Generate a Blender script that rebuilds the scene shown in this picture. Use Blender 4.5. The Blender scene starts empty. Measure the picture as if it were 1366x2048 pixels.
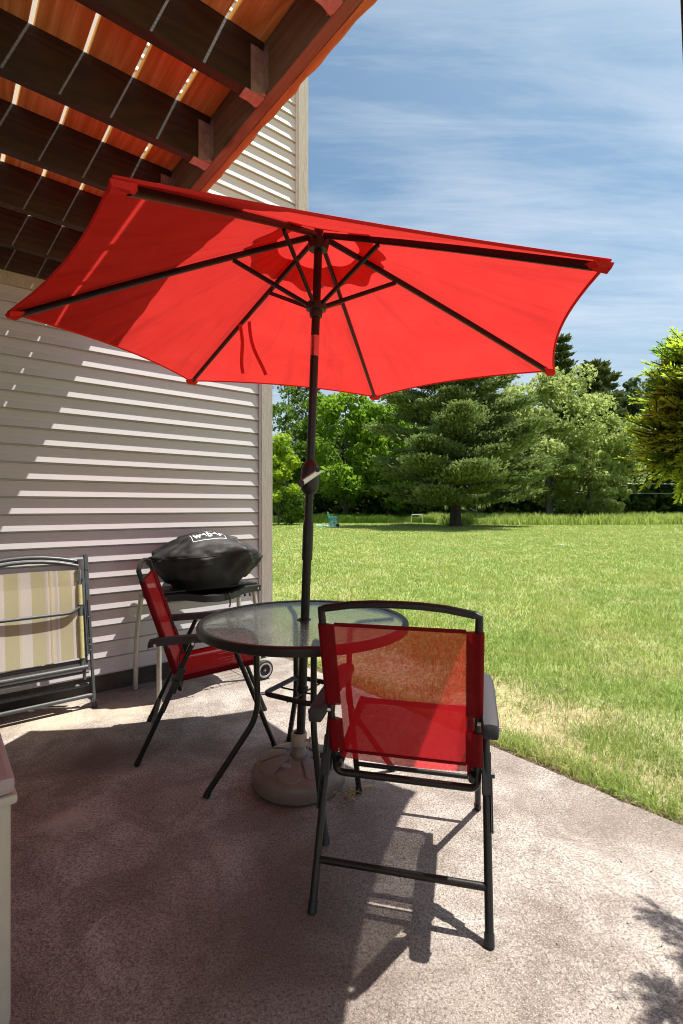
import bpy, bmesh, math, random
import numpy as np
from mathutils import Vector, Matrix, Quaternion

random.seed(7)
rng = np.random.default_rng(11)
scene = bpy.context.scene
col = scene.collection
PI = math.pi

# ------------------------------------------------------------------ camera, sky, sun
F_PX, H_CAM = 1010.0, 1.18
cam_data = bpy.data.cameras.new('camera')
cam_data.sensor_fit = 'VERTICAL'
cam_data.sensor_height = 36.0
cam_data.lens = 36.0 * F_PX / 2048.0
cam_data.shift_y = -10.0 / 2048.0
cam_data.clip_start = 0.05
cam_data.clip_end = 3000
cam = bpy.data.objects.new('camera', cam_data)
col.objects.link(cam)
cam.location = (0, 0, H_CAM)
cam.rotation_euler = (math.radians(90), 0, 0)
scene.camera = cam

SUN_DIR = Vector((0.3886, 0.1676, 1.0)).normalized()      # towards the sun
world = bpy.data.worlds.new("World")
scene.world = world
world.use_nodes = True
wn, wl = world.node_tree.nodes, world.node_tree.links
wn.clear()
sky = wn.new('ShaderNodeTexSky')
sky.sky_type = 'NISHITA'
sky.sun_disc = False
sky.sun_elevation = math.asin(SUN_DIR.z)
sky.sun_rotation = math.atan2(SUN_DIR.x, SUN_DIR.y)
sky.altitude = 200
sky.air_density = 1.0
sky.dust_density = 2.2
sky.ozone_density = 0.35
tc = wn.new('ShaderNodeTexCoord')
sep = wn.new('ShaderNodeSeparateXYZ')
wl.new(tc.outputs['Generated'], sep.inputs[0])
def wmath(op, a, b=None):
    n = wn.new('ShaderNodeMath'); n.operation = op
    for i, v in enumerate((a, b)):
        if v is None: continue
        if isinstance(v, (int, float)): n.inputs[i].default_value = v
        else: wl.new(v, n.inputs[i])
    return n.outputs[0]
zc = wmath('MAXIMUM', sep.outputs[2], 0.0)
zc = wmath('ADD', zc, 0.07)
px_ = wmath('DIVIDE', sep.outputs[0], zc)
py_ = wmath('DIVIDE', sep.outputs[1], zc)
comb = wn.new('ShaderNodeCombineXYZ')
wl.new(px_, comb.inputs[0]); wl.new(py_, comb.inputs[1])
def wnoise(scale, detail, rough, dist, rot, sx, sy):
    mp = wn.new('ShaderNodeMapping')
    mp.inputs['Rotation'].default_value = (0, 0, rot)
    mp.inputs['Scale'].default_value = (sx, sy, 1)
    wl.new(comb.outputs[0], mp.inputs[0])
    nz = wn.new('ShaderNodeTexNoise')
    nz.inputs['Scale'].default_value = scale
    nz.inputs['Detail'].default_value = detail
    nz.inputs['Roughness'].default_value = rough
    nz.inputs['Distortion'].default_value = dist
    wl.new(mp.outputs[0], nz.inputs['Vector'])
    return nz.outputs['Fac']
n1 = wnoise(1.1, 10, 0.62, 0.7, 0.5, 0.45, 1.5)
n2 = wnoise(0.45, 4, 0.5, 0.4, 0.2, 0.7, 1.1)
n3 = wnoise(3.5, 9, 0.68, 1.2, 0.35, 0.28, 2.2)
s = wmath('ADD', wmath('MULTIPLY', n1, 0.5), wmath('MULTIPLY', n2, 0.42))
s = wmath('ADD', s, wmath('MULTIPLY', n3, 0.2))
ramp = wn.new('ShaderNodeMapRange')
ramp.inputs['From Min'].default_value = 0.495
ramp.inputs['From Max'].default_value = 0.80
ramp.inputs['To Max'].default_value = 0.75
ramp.clamp = True
wl.new(s, ramp.inputs['Value'])
mix = wn.new('ShaderNodeMix'); mix.data_type = 'RGBA'
wl.new(ramp.outputs[0], mix.inputs['Factor'])
tint = wn.new('ShaderNodeMix'); tint.data_type = 'RGBA'; tint.blend_type = 'MULTIPLY'
tint.inputs['Factor'].default_value = 1.0
wl.new(sky.outputs[0], tint.inputs[6]); tint.inputs[7].default_value = (.74, .93, .93, 1)
hz = wmath('MAXIMUM', wmath('SUBTRACT', 1.0, wmath('DIVIDE', wmath('MAXIMUM', sep.outputs[2], 0.0), 0.42)), 0.0)
hz = wmath('MULTIPLY', wmath('POWER', hz, 1.4), 0.85)
hmix = wn.new('ShaderNodeMix'); hmix.data_type = 'RGBA'
wl.new(hz, hmix.inputs['Factor']); wl.new(tint.outputs[2], hmix.inputs[6]); hmix.inputs[7].default_value = (4.3, 4.65, 5.15, 1)
wl.new(hmix.outputs[2], mix.inputs[6])
mix.inputs[7].default_value = (7.4, 7.6, 7.9, 1)
bg = wn.new('ShaderNodeBackground')
bg.inputs['Strength'].default_value = 0.086
wl.new(mix.outputs[2], bg.inputs['Color'])
wo = wn.new('ShaderNodeOutputWorld')
wl.new(bg.outputs[0], wo.inputs['Surface'])

sun_data = bpy.data.lights.new('sun', 'SUN')
sun_data.energy = 5.0
sun_data.angle = math.radians(0.53)
sun_data.color = (1.0, 0.95, 0.87)
sun = bpy.data.objects.new('sun', sun_data)
col.objects.link(sun)
sun.location = SUN_DIR * 60
sun.rotation_euler = SUN_DIR.to_track_quat('Z', 'Y').to_euler()

scene.view_settings.view_transform = 'Standard'
scene.view_settings.look = 'None'
scene.view_settings.exposure = 0.80
scene.view_settings.gamma = 1.0
scene.view_settings.use_curve_mapping = False
scene.cycles.max_bounces = 10
scene.cycles.transparent_max_bounces = 16
scene.cycles.caustics_reflective = False
scene.cycles.use_denoising = True
scene.cycles.filter_width = 1.05

# ------------------------------------------------------------------ helpers
ANG = math.atan2(0.632, 0.775)                       # house frame: x = along the wall, y = into the wall
CA, SA = math.cos(ANG), math.sin(ANG)
def hw(b, a, z=0.0):
    return Vector((CA * b - SA * a, SA * b + CA * a, z))
def gpx(u, v, z=0.0):                                # where the sight line of a photo point meets height z
    Y = (H_CAM - z) * F_PX / (v - 1014.0)
    return Vector(((u - 683.0) / F_PX * Y, Y, z))

def tag(o, label=None, cat=None, group=None, kind=None):
    if label: o['label'] = label
    if cat: o['category'] = cat
    if group: o['group'] = group
    if kind: o['kind'] = kind
    return o
def thing(name, label, cat, loc=(0, 0, 0), rz=0.0, group=None):
    o = bpy.data.objects.new(name, None)
    o.empty_display_size = 0.1
    col.objects.link(o)
    o.location = loc; o.rotation_euler = (0, 0, rz)
    return tag(o, label, cat, group)
def obj(name, verts, faces, m, parent=None, smooth=False, ang=40):
    me = bpy.data.meshes.new(name)
    me.from_pydata([tuple(v) for v in verts], [], faces)
    me.validate()
    bm = bmesh.new(); bm.from_mesh(me)
    bmesh.ops.recalc_face_normals(bm, faces=bm.faces)
    bm.to_mesh(me); bm.free()
    if m: me.materials.append(m)
    if smooth:
        me.polygons.foreach_set('use_smooth', [True] * len(me.polygons))
        if smooth != 'full': me.set_sharp_from_angle(angle=math.radians(ang))
    o = bpy.data.objects.new(name, me)
    col.objects.link(o)
    if parent: o.parent = parent
    return o
def share(src, name, parent=None, loc=None, rot=None):
    o = src.copy(); col.objects.link(o); o.name = name
    if parent: o.parent = parent
    if loc is not None: o.location = loc
    if rot is not None: o.rotation_euler = rot
    return o
def copy_tree(o, parent=None):
    c = o.copy(); col.objects.link(c)
    if parent: c.parent = parent
    for ch in list(o.children): copy_tree(ch, c)
    return c

class MB:
    """collects shapes that end up as one mesh object"""
    def __init__(s): s.v = []; s.f = []; s.bev = False
    def add(s, v, f):
        n = len(s.v); s.v += [Vector(p) for p in v]; s.f += [tuple(i + n for i in q) for q in f]; return s
    def box(s, x0, x1, y0, y1, z0, z1, M=None, bev=0.0):
        if bev > 0:
            s.bev = True
            bm = bmesh.new(); bmesh.ops.create_cube(bm, size=1)
            for v in bm.verts:
                v.co = Vector((x0 + (v.co.x + .5) * (x1 - x0), y0 + (v.co.y + .5) * (y1 - y0), z0 + (v.co.z + .5) * (z1 - z0)))
            bmesh.ops.bevel(bm, geom=bm.edges[:] , offset=bev, segments=2, profile=.6, affect='EDGES')
            bm.verts.index_update()
            v = [p.co.copy() for p in bm.verts]; f = [tuple(q.index for q in fc.verts) for fc in bm.faces]; bm.free()
        else:
            v = [Vector(p) for p in ((x0, y0, z0), (x1, y0, z0), (x1, y1, z0), (x0, y1, z0), (x0, y0, z1), (x1, y0, z1), (x1, y1, z1), (x0, y1, z1))]
            f = [(0, 3, 2, 1), (4, 5, 6, 7), (0, 1, 5, 4), (1, 2, 6, 5), (2, 3, 7, 6), (3, 0, 4, 7)]
        if M: v = [M @ p for p in v]
        return s.add(v, f)
    def tube(s, pts, r, seg=10, closed=False, caps=True, flat=None):
        v, f = tube(pts, r, seg, closed, caps, flat); return s.add(v, f)
    def lathe(s, prof, seg=24, M=None, caps=False):
        v = []; f = []
        for (r, z) in prof:
            for k in range(seg):
                a = 2 * PI * k / seg; v.append(Vector((r * math.cos(a), r * math.sin(a), z)))
        for i in range(len(prof) - 1):
            for k in range(seg):
                k2 = (k + 1) % seg
                f.append((i * seg + k, i * seg + k2, (i + 1) * seg + k2, (i + 1) * seg + k))
        if caps:
            f.append(tuple(range(seg))[::-1]); f.append(tuple((len(prof) - 1) * seg + k for k in range(seg)))
        if M: v = [M @ p for p in v]
        return s.add(v, f)
    def build(s, name, m, parent=None, smooth=True):
        return obj(name, s.v, s.f, m, parent, smooth, 10 if s.bev else 40)

def tube(pts, r, seg=10, closed=False, caps=True, flat=None):
    """sweep a round (or flat = (half width, half height, side hint)) section along points"""
    pts = [Vector(p) for p in pts]; n = len(pts)
    rs = r if isinstance(r, (list, tuple)) else [r] * n
    tang = []
    for i in range(n):
        if closed: t = (pts[(i + 1) % n] - pts[i - 1])
        elif i == 0: t = pts[1] - pts[0]
        elif i == n - 1: t = pts[-1] - pts[-2]
        else: t = (pts[i + 1] - pts[i]).normalized() + (pts[i] - pts[i - 1]).normalized()
        tang.append(t.normalized())
    ref = Vector((0, 0, 1)) if abs(tang[0].z) < .9 else Vector((1, 0, 0))
    nrm = (ref - tang[0] * ref.dot(tang[0])).normalized()
    v = []; f = []
    for i in range(n):
        nrm = (nrm - tang[i] * nrm.dot(tang[i])).normalized()
        bi = tang[i].cross(nrm)
        if flat:
            sd = Vector(flat[2]); sd = (sd - tang[i] * sd.dot(tang[i])).normalized(); up = tang[i].cross(sd)
            for (cx, cy) in ((1, .7), (.7, 1), (-.7, 1), (-1, .7), (-1, -.7), (-.7, -1), (.7, -1), (1, -.7)):
                v.append(pts[i] + sd * cx * flat[0] + up * cy * flat[1])
        else:
            for k in range(seg):
                a = 2 * PI * k / seg
                v.append(pts[i] + (nrm * math.cos(a) + bi * math.sin(a)) * rs[i])
    sg = 8 if flat else seg
    m = n if closed else n - 1
    for i in range(m):
        j = (i + 1) % n
        for k in range(sg):
            k2 = (k + 1) % sg
            f.append((i * sg + k, i * sg + k2, j * sg + k2, j * sg + k))
    if caps and not closed:
        f.append(tuple(range(sg))[::-1]); f.append(tuple((n - 1) * sg + k for k in range(sg)))
    return v, f
def fillet(pts, rad, seg=5, closed=False):
    pts = [Vector(p) for p in pts]; out = []; n = len(pts)
    for i, p in enumerate(pts):
        if not closed and i in (0, n - 1): out.append(p); continue
        a = pts[i - 1] - p; b = pts[(i + 1) % n] - p
        d = min(rad, a.length * .49, b.length * .49)
        p0 = p + a.normalized() * d; p1 = p + b.normalized() * d
        for k in range(seg + 1):
            t = k / seg; out.append(p0 * (1 - t) ** 2 + p * 2 * t * (1 - t) + p1 * t * t)
    return out
def vnoise(x, y, seed=0):
    """smooth value noise for arrays"""
    def h(i, j):
        v = np.sin(i * 127.1 + j * 311.7 + seed * 74.7) * 43758.5453
        return v - np.floor(v)
    xi, yi = np.floor(x), np.floor(y); xf, yf = x - xi, y - yi
    xf = xf * xf * (3 - 2 * xf); yf = yf * yf * (3 - 2 * yf)
    return (h(xi, yi) * (1 - xf) + h(xi + 1, yi) * xf) * (1 - yf) + (h(xi, yi + 1) * (1 - xf) + h(xi + 1, yi + 1) * xf) * yf
def np_mesh(name, verts, faces, m, attr=None, parent=None):
    """verts (N,3), faces (M,k) arrays -> one mesh object with optional point attribute rnd"""
    me = bpy.data.meshes.new(name)
    k = faces.shape[1]
    me.vertices.add(len(verts)); me.vertices.foreach_set('co', verts.astype(np.float32).ravel())
    me.loops.add(faces.size); me.loops.foreach_set('vertex_index', faces.astype(np.int32).ravel())
    me.polygons.add(len(faces)); me.polygons.foreach_set('loop_start', np.arange(0, faces.size, k, dtype=np.int32))
    if attr is not None:
        a = me.attributes.new('rnd', 'FLOAT', 'POINT'); a.data.foreach_set('value', attr.astype(np.float32))
    me.update(calc_edges=True)
    me.materials.append(m)
    o = bpy.data.objects.new(name, me); col.objects.link(o)
    if parent: o.parent = parent
    return o

# ------------------------------------------------------------------ materials
class NT:
    def __init__(s, name):
        s.m = bpy.data.materials.new(name); s.m.use_nodes = True
        s.n = s.m.node_tree.nodes; s.l = s.m.node_tree.links; s.n.clear()
        s.out = s.n.new('ShaderNodeOutputMaterial')
        s.tc = s.n.new('ShaderNodeTexCoord').outputs['Object']
        s.geo = None
    def set(s, sock, v):
        if v is None: return
        if isinstance(v, bpy.types.NodeSocket): s.l.new(v, sock)
        elif isinstance(v, (tuple, list)) and len(v) == 3 and sock.type == 'RGBA': sock.default_value = (*v, 1)
        else: sock.default_value = v
    def world_pos(s):
        return s.n.new('ShaderNodeNewGeometry').outputs['Position']
    def mapped(s, scale=(1, 1, 1), rot=(0, 0, 0), vec=None):
        mp = s.n.new('ShaderNodeMapping'); mp.inputs['Scale'].default_value = scale; mp.inputs['Rotation'].default_value = rot
        s.l.new(vec or s.tc, mp.inputs[0]); return mp.outputs[0]
    def noise(s, scale, detail=4, rough=.55, dist=0, vec=None):
        n = s.n.new('ShaderNodeTexNoise'); n.inputs['Scale'].default_value = scale; n.inputs['Detail'].default_value = detail
        n.inputs['Roughness'].default_value = rough; n.inputs['Distortion'].default_value = dist
        s.l.new(vec or s.tc, n.inputs['Vector']); return n.outputs['Fac']
    def voro(s, scale, feature='F1', vec=None, out='Distance'):
        n = s.n.new('ShaderNodeTexVoronoi'); n.feature = feature; n.inputs['Scale'].default_value = scale
        s.l.new(vec or s.tc, n.inputs['Vector']); return n.outputs[out]
    def rng(s, v, a, b, c=0., d=1.):
        n = s.n.new('ShaderNodeMapRange'); n.inputs[1].default_value = a; n.inputs[2].default_value = b
        n.inputs[3].default_value = c; n.inputs[4].default_value = d; s.l.new(v, n.inputs[0]); return n.outputs[0]
    def mix(s, f, a, b, blend='MIX'):
        n = s.n.new('ShaderNodeMix'); n.data_type = 'RGBA'; n.blend_type = blend
        s.set(n.inputs[0], f); s.set(n.inputs[6], a); s.set(n.inputs[7], b); return n.outputs[2]
    def math(s, op, a, b=None):
        n = s.n.new('ShaderNodeMath'); n.operation = op; s.set(n.inputs[0], a)
        if b is not None: s.set(n.inputs[1], b)
        return n.outputs[0]
    def attr(s, name='rnd'):
        n = s.n.new('ShaderNodeAttribute'); n.attribute_name = name; return n.outputs['Fac']
    def objrnd(s):
        return s.n.new('ShaderNodeObjectInfo').outputs['Random']
    def bump(s, h, strength=.3, dist=.005):
        n = s.n.new('ShaderNodeBump'); n.inputs['Strength'].default_value = strength; n.inputs['Distance'].default_value = dist
        s.l.new(h, n.inputs['Height']); return n.outputs[0]
    def bsdf(s, color, rough=.6, metal=0., nrm=None, **kw):
        n = s.n.new('ShaderNodeBsdfPrincipled'); s.set(n.inputs['Base Color'], color); s.set(n.inputs['Roughness'], rough)
        n.inputs['Metallic'].default_value = metal
        if nrm: s.l.new(nrm, n.inputs['Normal'])
        for k, v in kw.items(): s.set(n.inputs[k.replace('_', ' ')], v)
        return n.outputs[0]
    def shader(s, kind, **kw):
        n = s.n.new(kind)
        for k, v in kw.items(): s.set(n.inputs[k], v)
        return n.outputs[0]
    def mixs(s, f, a, b):
        n = s.n.new('ShaderNodeMixShader'); s.set(n.inputs[0], f); s.l.new(a, n.inputs[1]); s.l.new(b, n.inputs[2]); return n.outputs[0]
    def done(s, sh):
        s.l.new(sh, s.out.inputs['Surface']); return s.m

def simple(name, c, rough=.5, metal=0., var=.15, scale=30, bump=.1, spec=None):
    t = NT(name)
    n = t.noise(scale, 5)
    c2 = tuple(x * (1 - var) for x in c); c1 = tuple(min(1, x * (1 + var)) for x in c)
    kw = {} if spec is None else {'Specular_IOR_Level': spec}
    return t.done(t.bsdf(t.mix(t.rng(n, .3, .7), c2, c1), t.rng(n, .3, .7, rough * .85, min(1, rough * 1.15)), metal, t.bump(n, bump, .002), **kw))

def mat_concrete():
    t = NT('patio_concrete')
    big = t.noise(1.9, 8, .68, .9)
    mid = t.noise(4.0, 10, .80, .8)
    sp = t.noise(120, 3, .8)
    sp2 = t.noise(260, 2, .7)
    c = t.mix(t.rng(big, .40, .60), (.240, .196, .166), (.425, .385, .345))
    c = t.mix(t.rng(mid, .46, .58, 0, .62), c, (.125, .088, .070))
    c = t.mix(t.rng(sp, .46, .62, 0, .92), c, (.078, .056, .045))
    c = t.mix(t.rng(sp2, .53, .70, 0, .75), c, (.66, .62, .57))
    # crazed hairline cracks
    dis = t.n.new('ShaderNodeMix'); dis.data_type = 'VECTOR'
    nv = t.n.new('ShaderNodeTexNoise'); nv.inputs['Scale'].default_value = 9; nv.inputs['Detail'].default_value = 5
    t.l.new(t.tc, nv.inputs['Vector'])
    dis.inputs[0].default_value = .10
    t.l.new(t.tc, dis.inputs[4]); t.l.new(nv.outputs['Color'], dis.inputs[5])
    cr = t.voro(46, 'DISTANCE_TO_EDGE', dis.outputs[1])
    crm = t.rng(cr, .0, .10, 1, 0)
    crm = t.math('MULTIPLY', crm, t.rng(t.noise(2.4, 4), .42, .62, 0.05, .5))
    c = t.mix(crm, c, (.105, .082, .068))
    cr2 = t.voro(1.1, 'DISTANCE_TO_EDGE', dis.outputs[1])
    crm2 = t.math('MULTIPLY', t.rng(cr2, .0, .004, 1, 0), t.rng(t.noise(1.9, 2), .52, .6, 0, .45))
    c = t.mix(crm2, c, (.07, .055, .045))
    # stained spot near the chair, dirt with painted-in umbrella shade, pale patches by wall
    def stain_shade_patch(c, x, y, r, colr, amt):
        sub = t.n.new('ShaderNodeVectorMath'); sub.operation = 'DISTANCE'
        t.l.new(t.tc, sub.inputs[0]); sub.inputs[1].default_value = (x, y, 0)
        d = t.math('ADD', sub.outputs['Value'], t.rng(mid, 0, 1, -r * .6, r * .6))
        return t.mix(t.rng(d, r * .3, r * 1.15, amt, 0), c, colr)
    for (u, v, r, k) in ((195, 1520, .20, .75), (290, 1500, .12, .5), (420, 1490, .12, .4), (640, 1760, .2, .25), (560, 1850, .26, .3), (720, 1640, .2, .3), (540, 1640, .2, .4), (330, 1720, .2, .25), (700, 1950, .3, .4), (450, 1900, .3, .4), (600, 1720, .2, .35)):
        p = gpx(u, v); c = stain_shade_patch(c, p.x, p.y, r, (.085, .056, .044), k)
    for (u, v, r, k) in ((110, 1440, .25, .6), (250, 1420, .2, .5), (130, 1640, .08, .5)):
        p = gpx(u, v); c = stain_shade_patch(c, p.x, p.y, r, (.56, .48, .36) if v < 1500 else (.55, .5, .43), k)
    h = t.math('ADD', t.math('MULTIPLY', sp, .7), t.math('MULTIPLY', crm, -.8))
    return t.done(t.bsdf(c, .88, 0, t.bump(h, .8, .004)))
def mat_siding():
    t = NT('vinyl_siding')
    g = t.noise(1.0, 5, .6, .5, t.mapped((3, 30, 200)))
    d = t.noise(2.2, 5, .6)
    c = t.mix(t.rng(g, .35, .65), (.548, .515, .530), (.592, .556, .572))
    c = t.mix(t.rng(d, .45, .8, 0, .30), c, (.47, .435, .435))
    return t.done(t.bsdf(c, .55, 0, t.bump(g, .12, .002)))
def mat_trim():
    t = NT('rough_trim_paint')
    g = t.noise(1.0, 6, .7, .8, t.mapped((60, 60, 9)))
    k = t.noise(120, 3, .7)
    c = t.mix(t.rng(g, .35, .65), (.40, .352, .318), (.50, .445, .405))
    return t.done(t.bsdf(c, .8, 0, t.bump(t.math('ADD', g, t.math('MULTIPLY', k, .5)), .9, .006)))
def mat_wood(name, c0, c1, cdark, along, rough=.75, blot=.3, seed=0.):
    """grain runs along local axis 'along' (0 x, 1 y)"""
    t = NT(name)
    r = t.objrnd()
    off = t.n.new('ShaderNodeCombineXYZ')
    for i in range(3): t.l.new(t.math('MULTIPLY', r, 17.3 + 9 * i), off.inputs[i])
    ad = t.n.new('ShaderNodeVectorMath'); ad.operation = 'ADD'
    t.l.new(t.tc, ad.inputs[0]); t.l.new(off.outputs[0], ad.inputs[1])
    v = ad.outputs[0]
    sc = [5, 5, 5]; sc[along] = .55
    w = t.noise(1.0, 2, .5, .0, t.mapped(tuple(sc), vec=v))
    rings = t.math('FRACT', t.math('MULTIPLY', w, 15.0))
    rings = t.math('ABSOLUTE', t.math('SUBTRACT', rings, .5))
    sc2 = [150, 150, 150]; sc2[along] = 5
    fib = t.noise(1.0, 4, .6, .2, t.mapped(tuple(sc2), vec=v))
    b = t.noise(3.0, 5, .6, .3, v)
    c = t.mix(t.rng(rings, .0, .5), c0, c1)
    c = t.mix(t.rng(fib, .35, .7, 0, .5), c, tuple(x * .6 for x in c0))
    c = t.mix(t.rng(b, .5, .78, 0, blot), c, cdark)
    kn = t.voro(1.0, 'F1', t.mapped((2.2 if along == 0 else 6.5, 2.2 if along == 1 else 6.5, 6.5), vec=v))
    c = t.mix(t.rng(kn, .05, .13, .8, 0), c, cdark)
    c = t.mix(t.rng(r, 0, 1, 0, .22), c, tuple(x * .55 for x in c0))
    return t.done(t.bsdf(c, rough, 0, t.bump(fib, .35, .002)))
def mat_canopy(name='red_canopy', tr=.335):
    t = NT(name)
    cv_ = t.n.new('ShaderNodeCombineXYZ')
    t.l.new(t.attr('ang'), cv_.inputs[0]); t.l.new(t.attr('rad'), cv_.inputs[1])
    w = t.noise(2.2, 6, .62, 1.2, t.mapped((1, 1, 2)))
    st = t.noise(1.0, 5, .62, .5, t.mapped((9, 1.6, 1), vec=cv_.outputs[0]))
    wv = t.noise(260, 2, .5)
    c = t.mix(t.rng(w, .35, .7), (.70, .030, .028), (.78, .045, .040))
    c = t.mix(t.rng(st, .50, .74, 0, .6), c, (.42, .016, .018))
    nb = t.bump(t.math('ADD', wv, t.math('MULTIPLY', st, 2.0)), .25, .002)
    d = t.shader('ShaderNodeBsdfDiffuse', Color=c, Normal=nb)
    tl = t.shader('ShaderNodeBsdfTranslucent', Color=t.mix(.25, c, (.95, .085, .070)), Normal=nb)
    return t.done(t.mixs(tr, d, tl))
def mat_sling(name, c, see=.26, trans=.3):
    t = NT(name)
    v = t.noise(40, 3, .6)
    wf = t.noise(1, 2, .5, 0, t.mapped((90, 90, 700)))
    cc = t.mix(t.rng(v, .3, .7), tuple(x * .85 for x in c), c)
    d = t.bsdf(cc, .6, 0, t.bump(wf, .3, .001), Specular_IOR_Level=.10)
    tl = t.shader('ShaderNodeBsdfTranslucent', Color=cc)
    s1 = t.mixs(trans, d, tl)
    tp = t.shader('ShaderNodeBsdfTransparent', Color=(1, .96, .93))
    fac = t.rng(wf, .3, .7, see * .5, see * 1.5)
    return t.done(t.mixs(fac, s1, tp))
def mat_stripes():
    t = NT('striped_sling')
    sx = t.n.new('ShaderNodeSeparateXYZ'); t.l.new(t.tc, sx.inputs[0])
    cr = t.n.new('ShaderNodeValToRGB'); cr.color_ramp.interpolation = 'CONSTANT'
    ol = (.60, .55, .35, 1); iv = (.72, .67, .52, 1); lv = (.64, .58, .53, 1); wh = (.76, .71, .65, 1); yl = (.70, .60, .30, 1); mo = (.50, .42, .30, 1)
    seq = [(0, ol), (.055, iv), (.060, wh), (.135, ol), (.232, wh), (.246, lv), (.262, iv), (.278, wh), (.286, yl), (.300, mo), (.304, wh), (.320, lv), (.335, ol), (.43, wh), (.505, iv), (.52, ol), (.62, wh), (.66, lv), (.7, ol), (.8, wh), (.88, ol)]
    el = cr.color_ramp.elements
    el[0].position = 0; el[0].color = ol
    el[1].position = seq[1][0]; el[1].color = seq[1][1]
    for p, c in seq[2:]:
        e = el.new(p); e.color = c
    t.l.new(t.math('MULTIPLY', sx.outputs[0], 1.45), cr.inputs[0])
    wv = t.noise(1, 3, .6, 0, t.mapped((500, 40, 60)))
    c = t.mix(t.rng(wv, .4, .7, 0, .16), cr.outputs[0], (.35, .30, .2))
    d = t.bsdf(c, .7, 0, t.bump(wv, .2, .001))
    tl = t.shader('ShaderNodeBsdfTranslucent', Color=c)
    s1 = t.mixs(.25, d, tl)
    return t.done(s1)
def mat_glass():
    t = NT('rippled_glass')
    n = t.noise(70, 3, .6, .6)
    n2 = t.noise(22, 2, .5)
    nb = t.bump(t.math('ADD', n, t.math('MULTIPLY', n2, .4)),   .7, .007)
    bk = t.n.new('ShaderNodeNewGeometry').outputs['Backfacing']
    fr = t.n.new('ShaderNodeFresnel'); t.l.new(t.math('ADD', 1.5, t.math('MULTIPLY', bk, 1 / 1.5 - 1.5)), fr.inputs[0])
    g = t.shader('ShaderNodeBsdfGlossy', Color=(1, 1, 1), Roughness=.07, Normal=nb)
    spk = t.noise(95, 3, .7, .5)
    tp = t.shader('ShaderNodeBsdfTransparent', Color=t.mix(t.rng(spk, .38, .64), (.66, .72, .69), (.97, 1.0, .98)))
    tr = t.mixs(.06, tp, t.shader('ShaderNodeBsdfTranslucent', Color=(.8, .86, .84)))
    rf = t.n.new('ShaderNodeBsdfRefraction'); t.set(rf.inputs['Color'], (.90, .96, .93)); rf.inputs['Roughness'].default_value = .10
    rf.inputs['IOR'].default_value = 1.02
    rb = t.bump(t.math('ADD', n, t.math('MULTIPLY', n2, .6)), 1.0, .012); t.l.new(rb, rf.inputs['Normal'])
    tr = t.mixs(t.math('SUBTRACT', .62, t.math('MULTIPLY', bk, .62)), tr, rf.outputs[0])
    f2 = t.math('ADD', t.math('MULTIPLY', fr.outputs[0], .85), .02)
    return t.done(t.mixs(f2, tr, g))
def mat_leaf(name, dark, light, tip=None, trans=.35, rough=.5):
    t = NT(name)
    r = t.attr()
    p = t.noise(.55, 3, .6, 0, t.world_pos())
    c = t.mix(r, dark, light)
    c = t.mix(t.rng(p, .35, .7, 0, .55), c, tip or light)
    d = t.bsdf(c, .6, 0, Specular_IOR_Level=.15)
    tl = t.shader('ShaderNodeBsdfTranslucent', Color=t.mix(.5, c, tuple(min(1, x * 1.5) for x in light)))
    return t.done(t.mixs(trans, d, tl))
def mat_grass(name='grass_blades'):
    t = NT(name)
    r = t.attr()
    wp = t.world_pos()
    p1 = t.noise(.55, 4, .6, .4, wp); p2 = t.noise(2.6, 4, .6, .2, wp)
    mow = t.noise(1.0, 2, .5, 0, t.mapped((.9, .06, 1), (0, 0, -.6), wp))
    c = t.mix(r, (.140, .235, .045), (.325, .425, .105))
    c = t.mix(t.rng(p1, .42, .68, 0, .65), c, (.380, .415, .110))
    dry = t.math('MULTIPLY', t.rng(p2, .47, .66, 0, 1), t.rng(t.n.new('ShaderNodeSeparateXYZ').outputs[0], 0, 1, 1, 1))
    c = t.mix(t.math('MULTIPLY', dry, t.rng(r, .2, .8, .2, .75)), c, (.50, .42, .19))
    c = t.mix(t.rng(mow, .46, .58, 0, .35), c, (.200, .330, .070))
    st = t.attr('dry')
    c = t.mix(st, c, (.66, .56, .37))
    d = t.bsdf(c, .55, 0, Specular_IOR_Level=.25)
    tl = t.shader('ShaderNodeBsdfTranslucent', Color=t.mix(.4, c, (.48, .54, .12)))
    return t.done(t.mixs(.38, d, tl))
def mat_lawn():
    t = NT('lawn_ground')
    wp = t.world_pos()
    p1 = t.noise(.55, 4, .6, .4, wp); p2 = t.noise(2.6, 4, .6, .2, wp); f = t.noise(38, 4, .7, 0, wp); g = t.noise(.12, 3, .6, .3, wp)
    mow = t.noise(1.0, 2, .5, 0, t.mapped((.9, .06, 1), (0, 0, -.6), wp))
    c = t.mix(t.rng(f, .35, .7), (.175, .245, .060), (.325, .405, .110))
    c = t.mix(t.rng(p1, .42, .68, 0, .6), c, (.340, .350, .110))
    c = t.mix(t.rng(p2, .47, .70, 0, .5), c, (.370, .320, .140))
    c = t.mix(t.rng(g, .45, .7, 0, .35), c, (.310, .350, .072))
    c = t.mix(t.rng(mow, .45, .6, 0, .25), c, (.240, .310, .056))
    dp = t.n.new('ShaderNodeVectorMath'); dp.operation = 'DOT_PRODUCT'
    t.l.new(wp, dp.inputs[0]); dp.inputs[1].default_value = (CA, SA, 0)
    dd = t.math('ABSOLUTE', t.math('SUBTRACT', dp.outputs['Value'], 2.17 + .52))
    c = t.mix(t.math('MULTIPLY', t.rng(dd, .25, .70, 1, 0), t.rng(p2, .35, .55, .35, .9)), c, t.mix(t.rng(f, .35, .7), (.30, .22, .13), (.60, .49, .31)))
    return t.done(t.bsdf(c, .9, 0, t.bump(f, .7, .03)))
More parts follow.
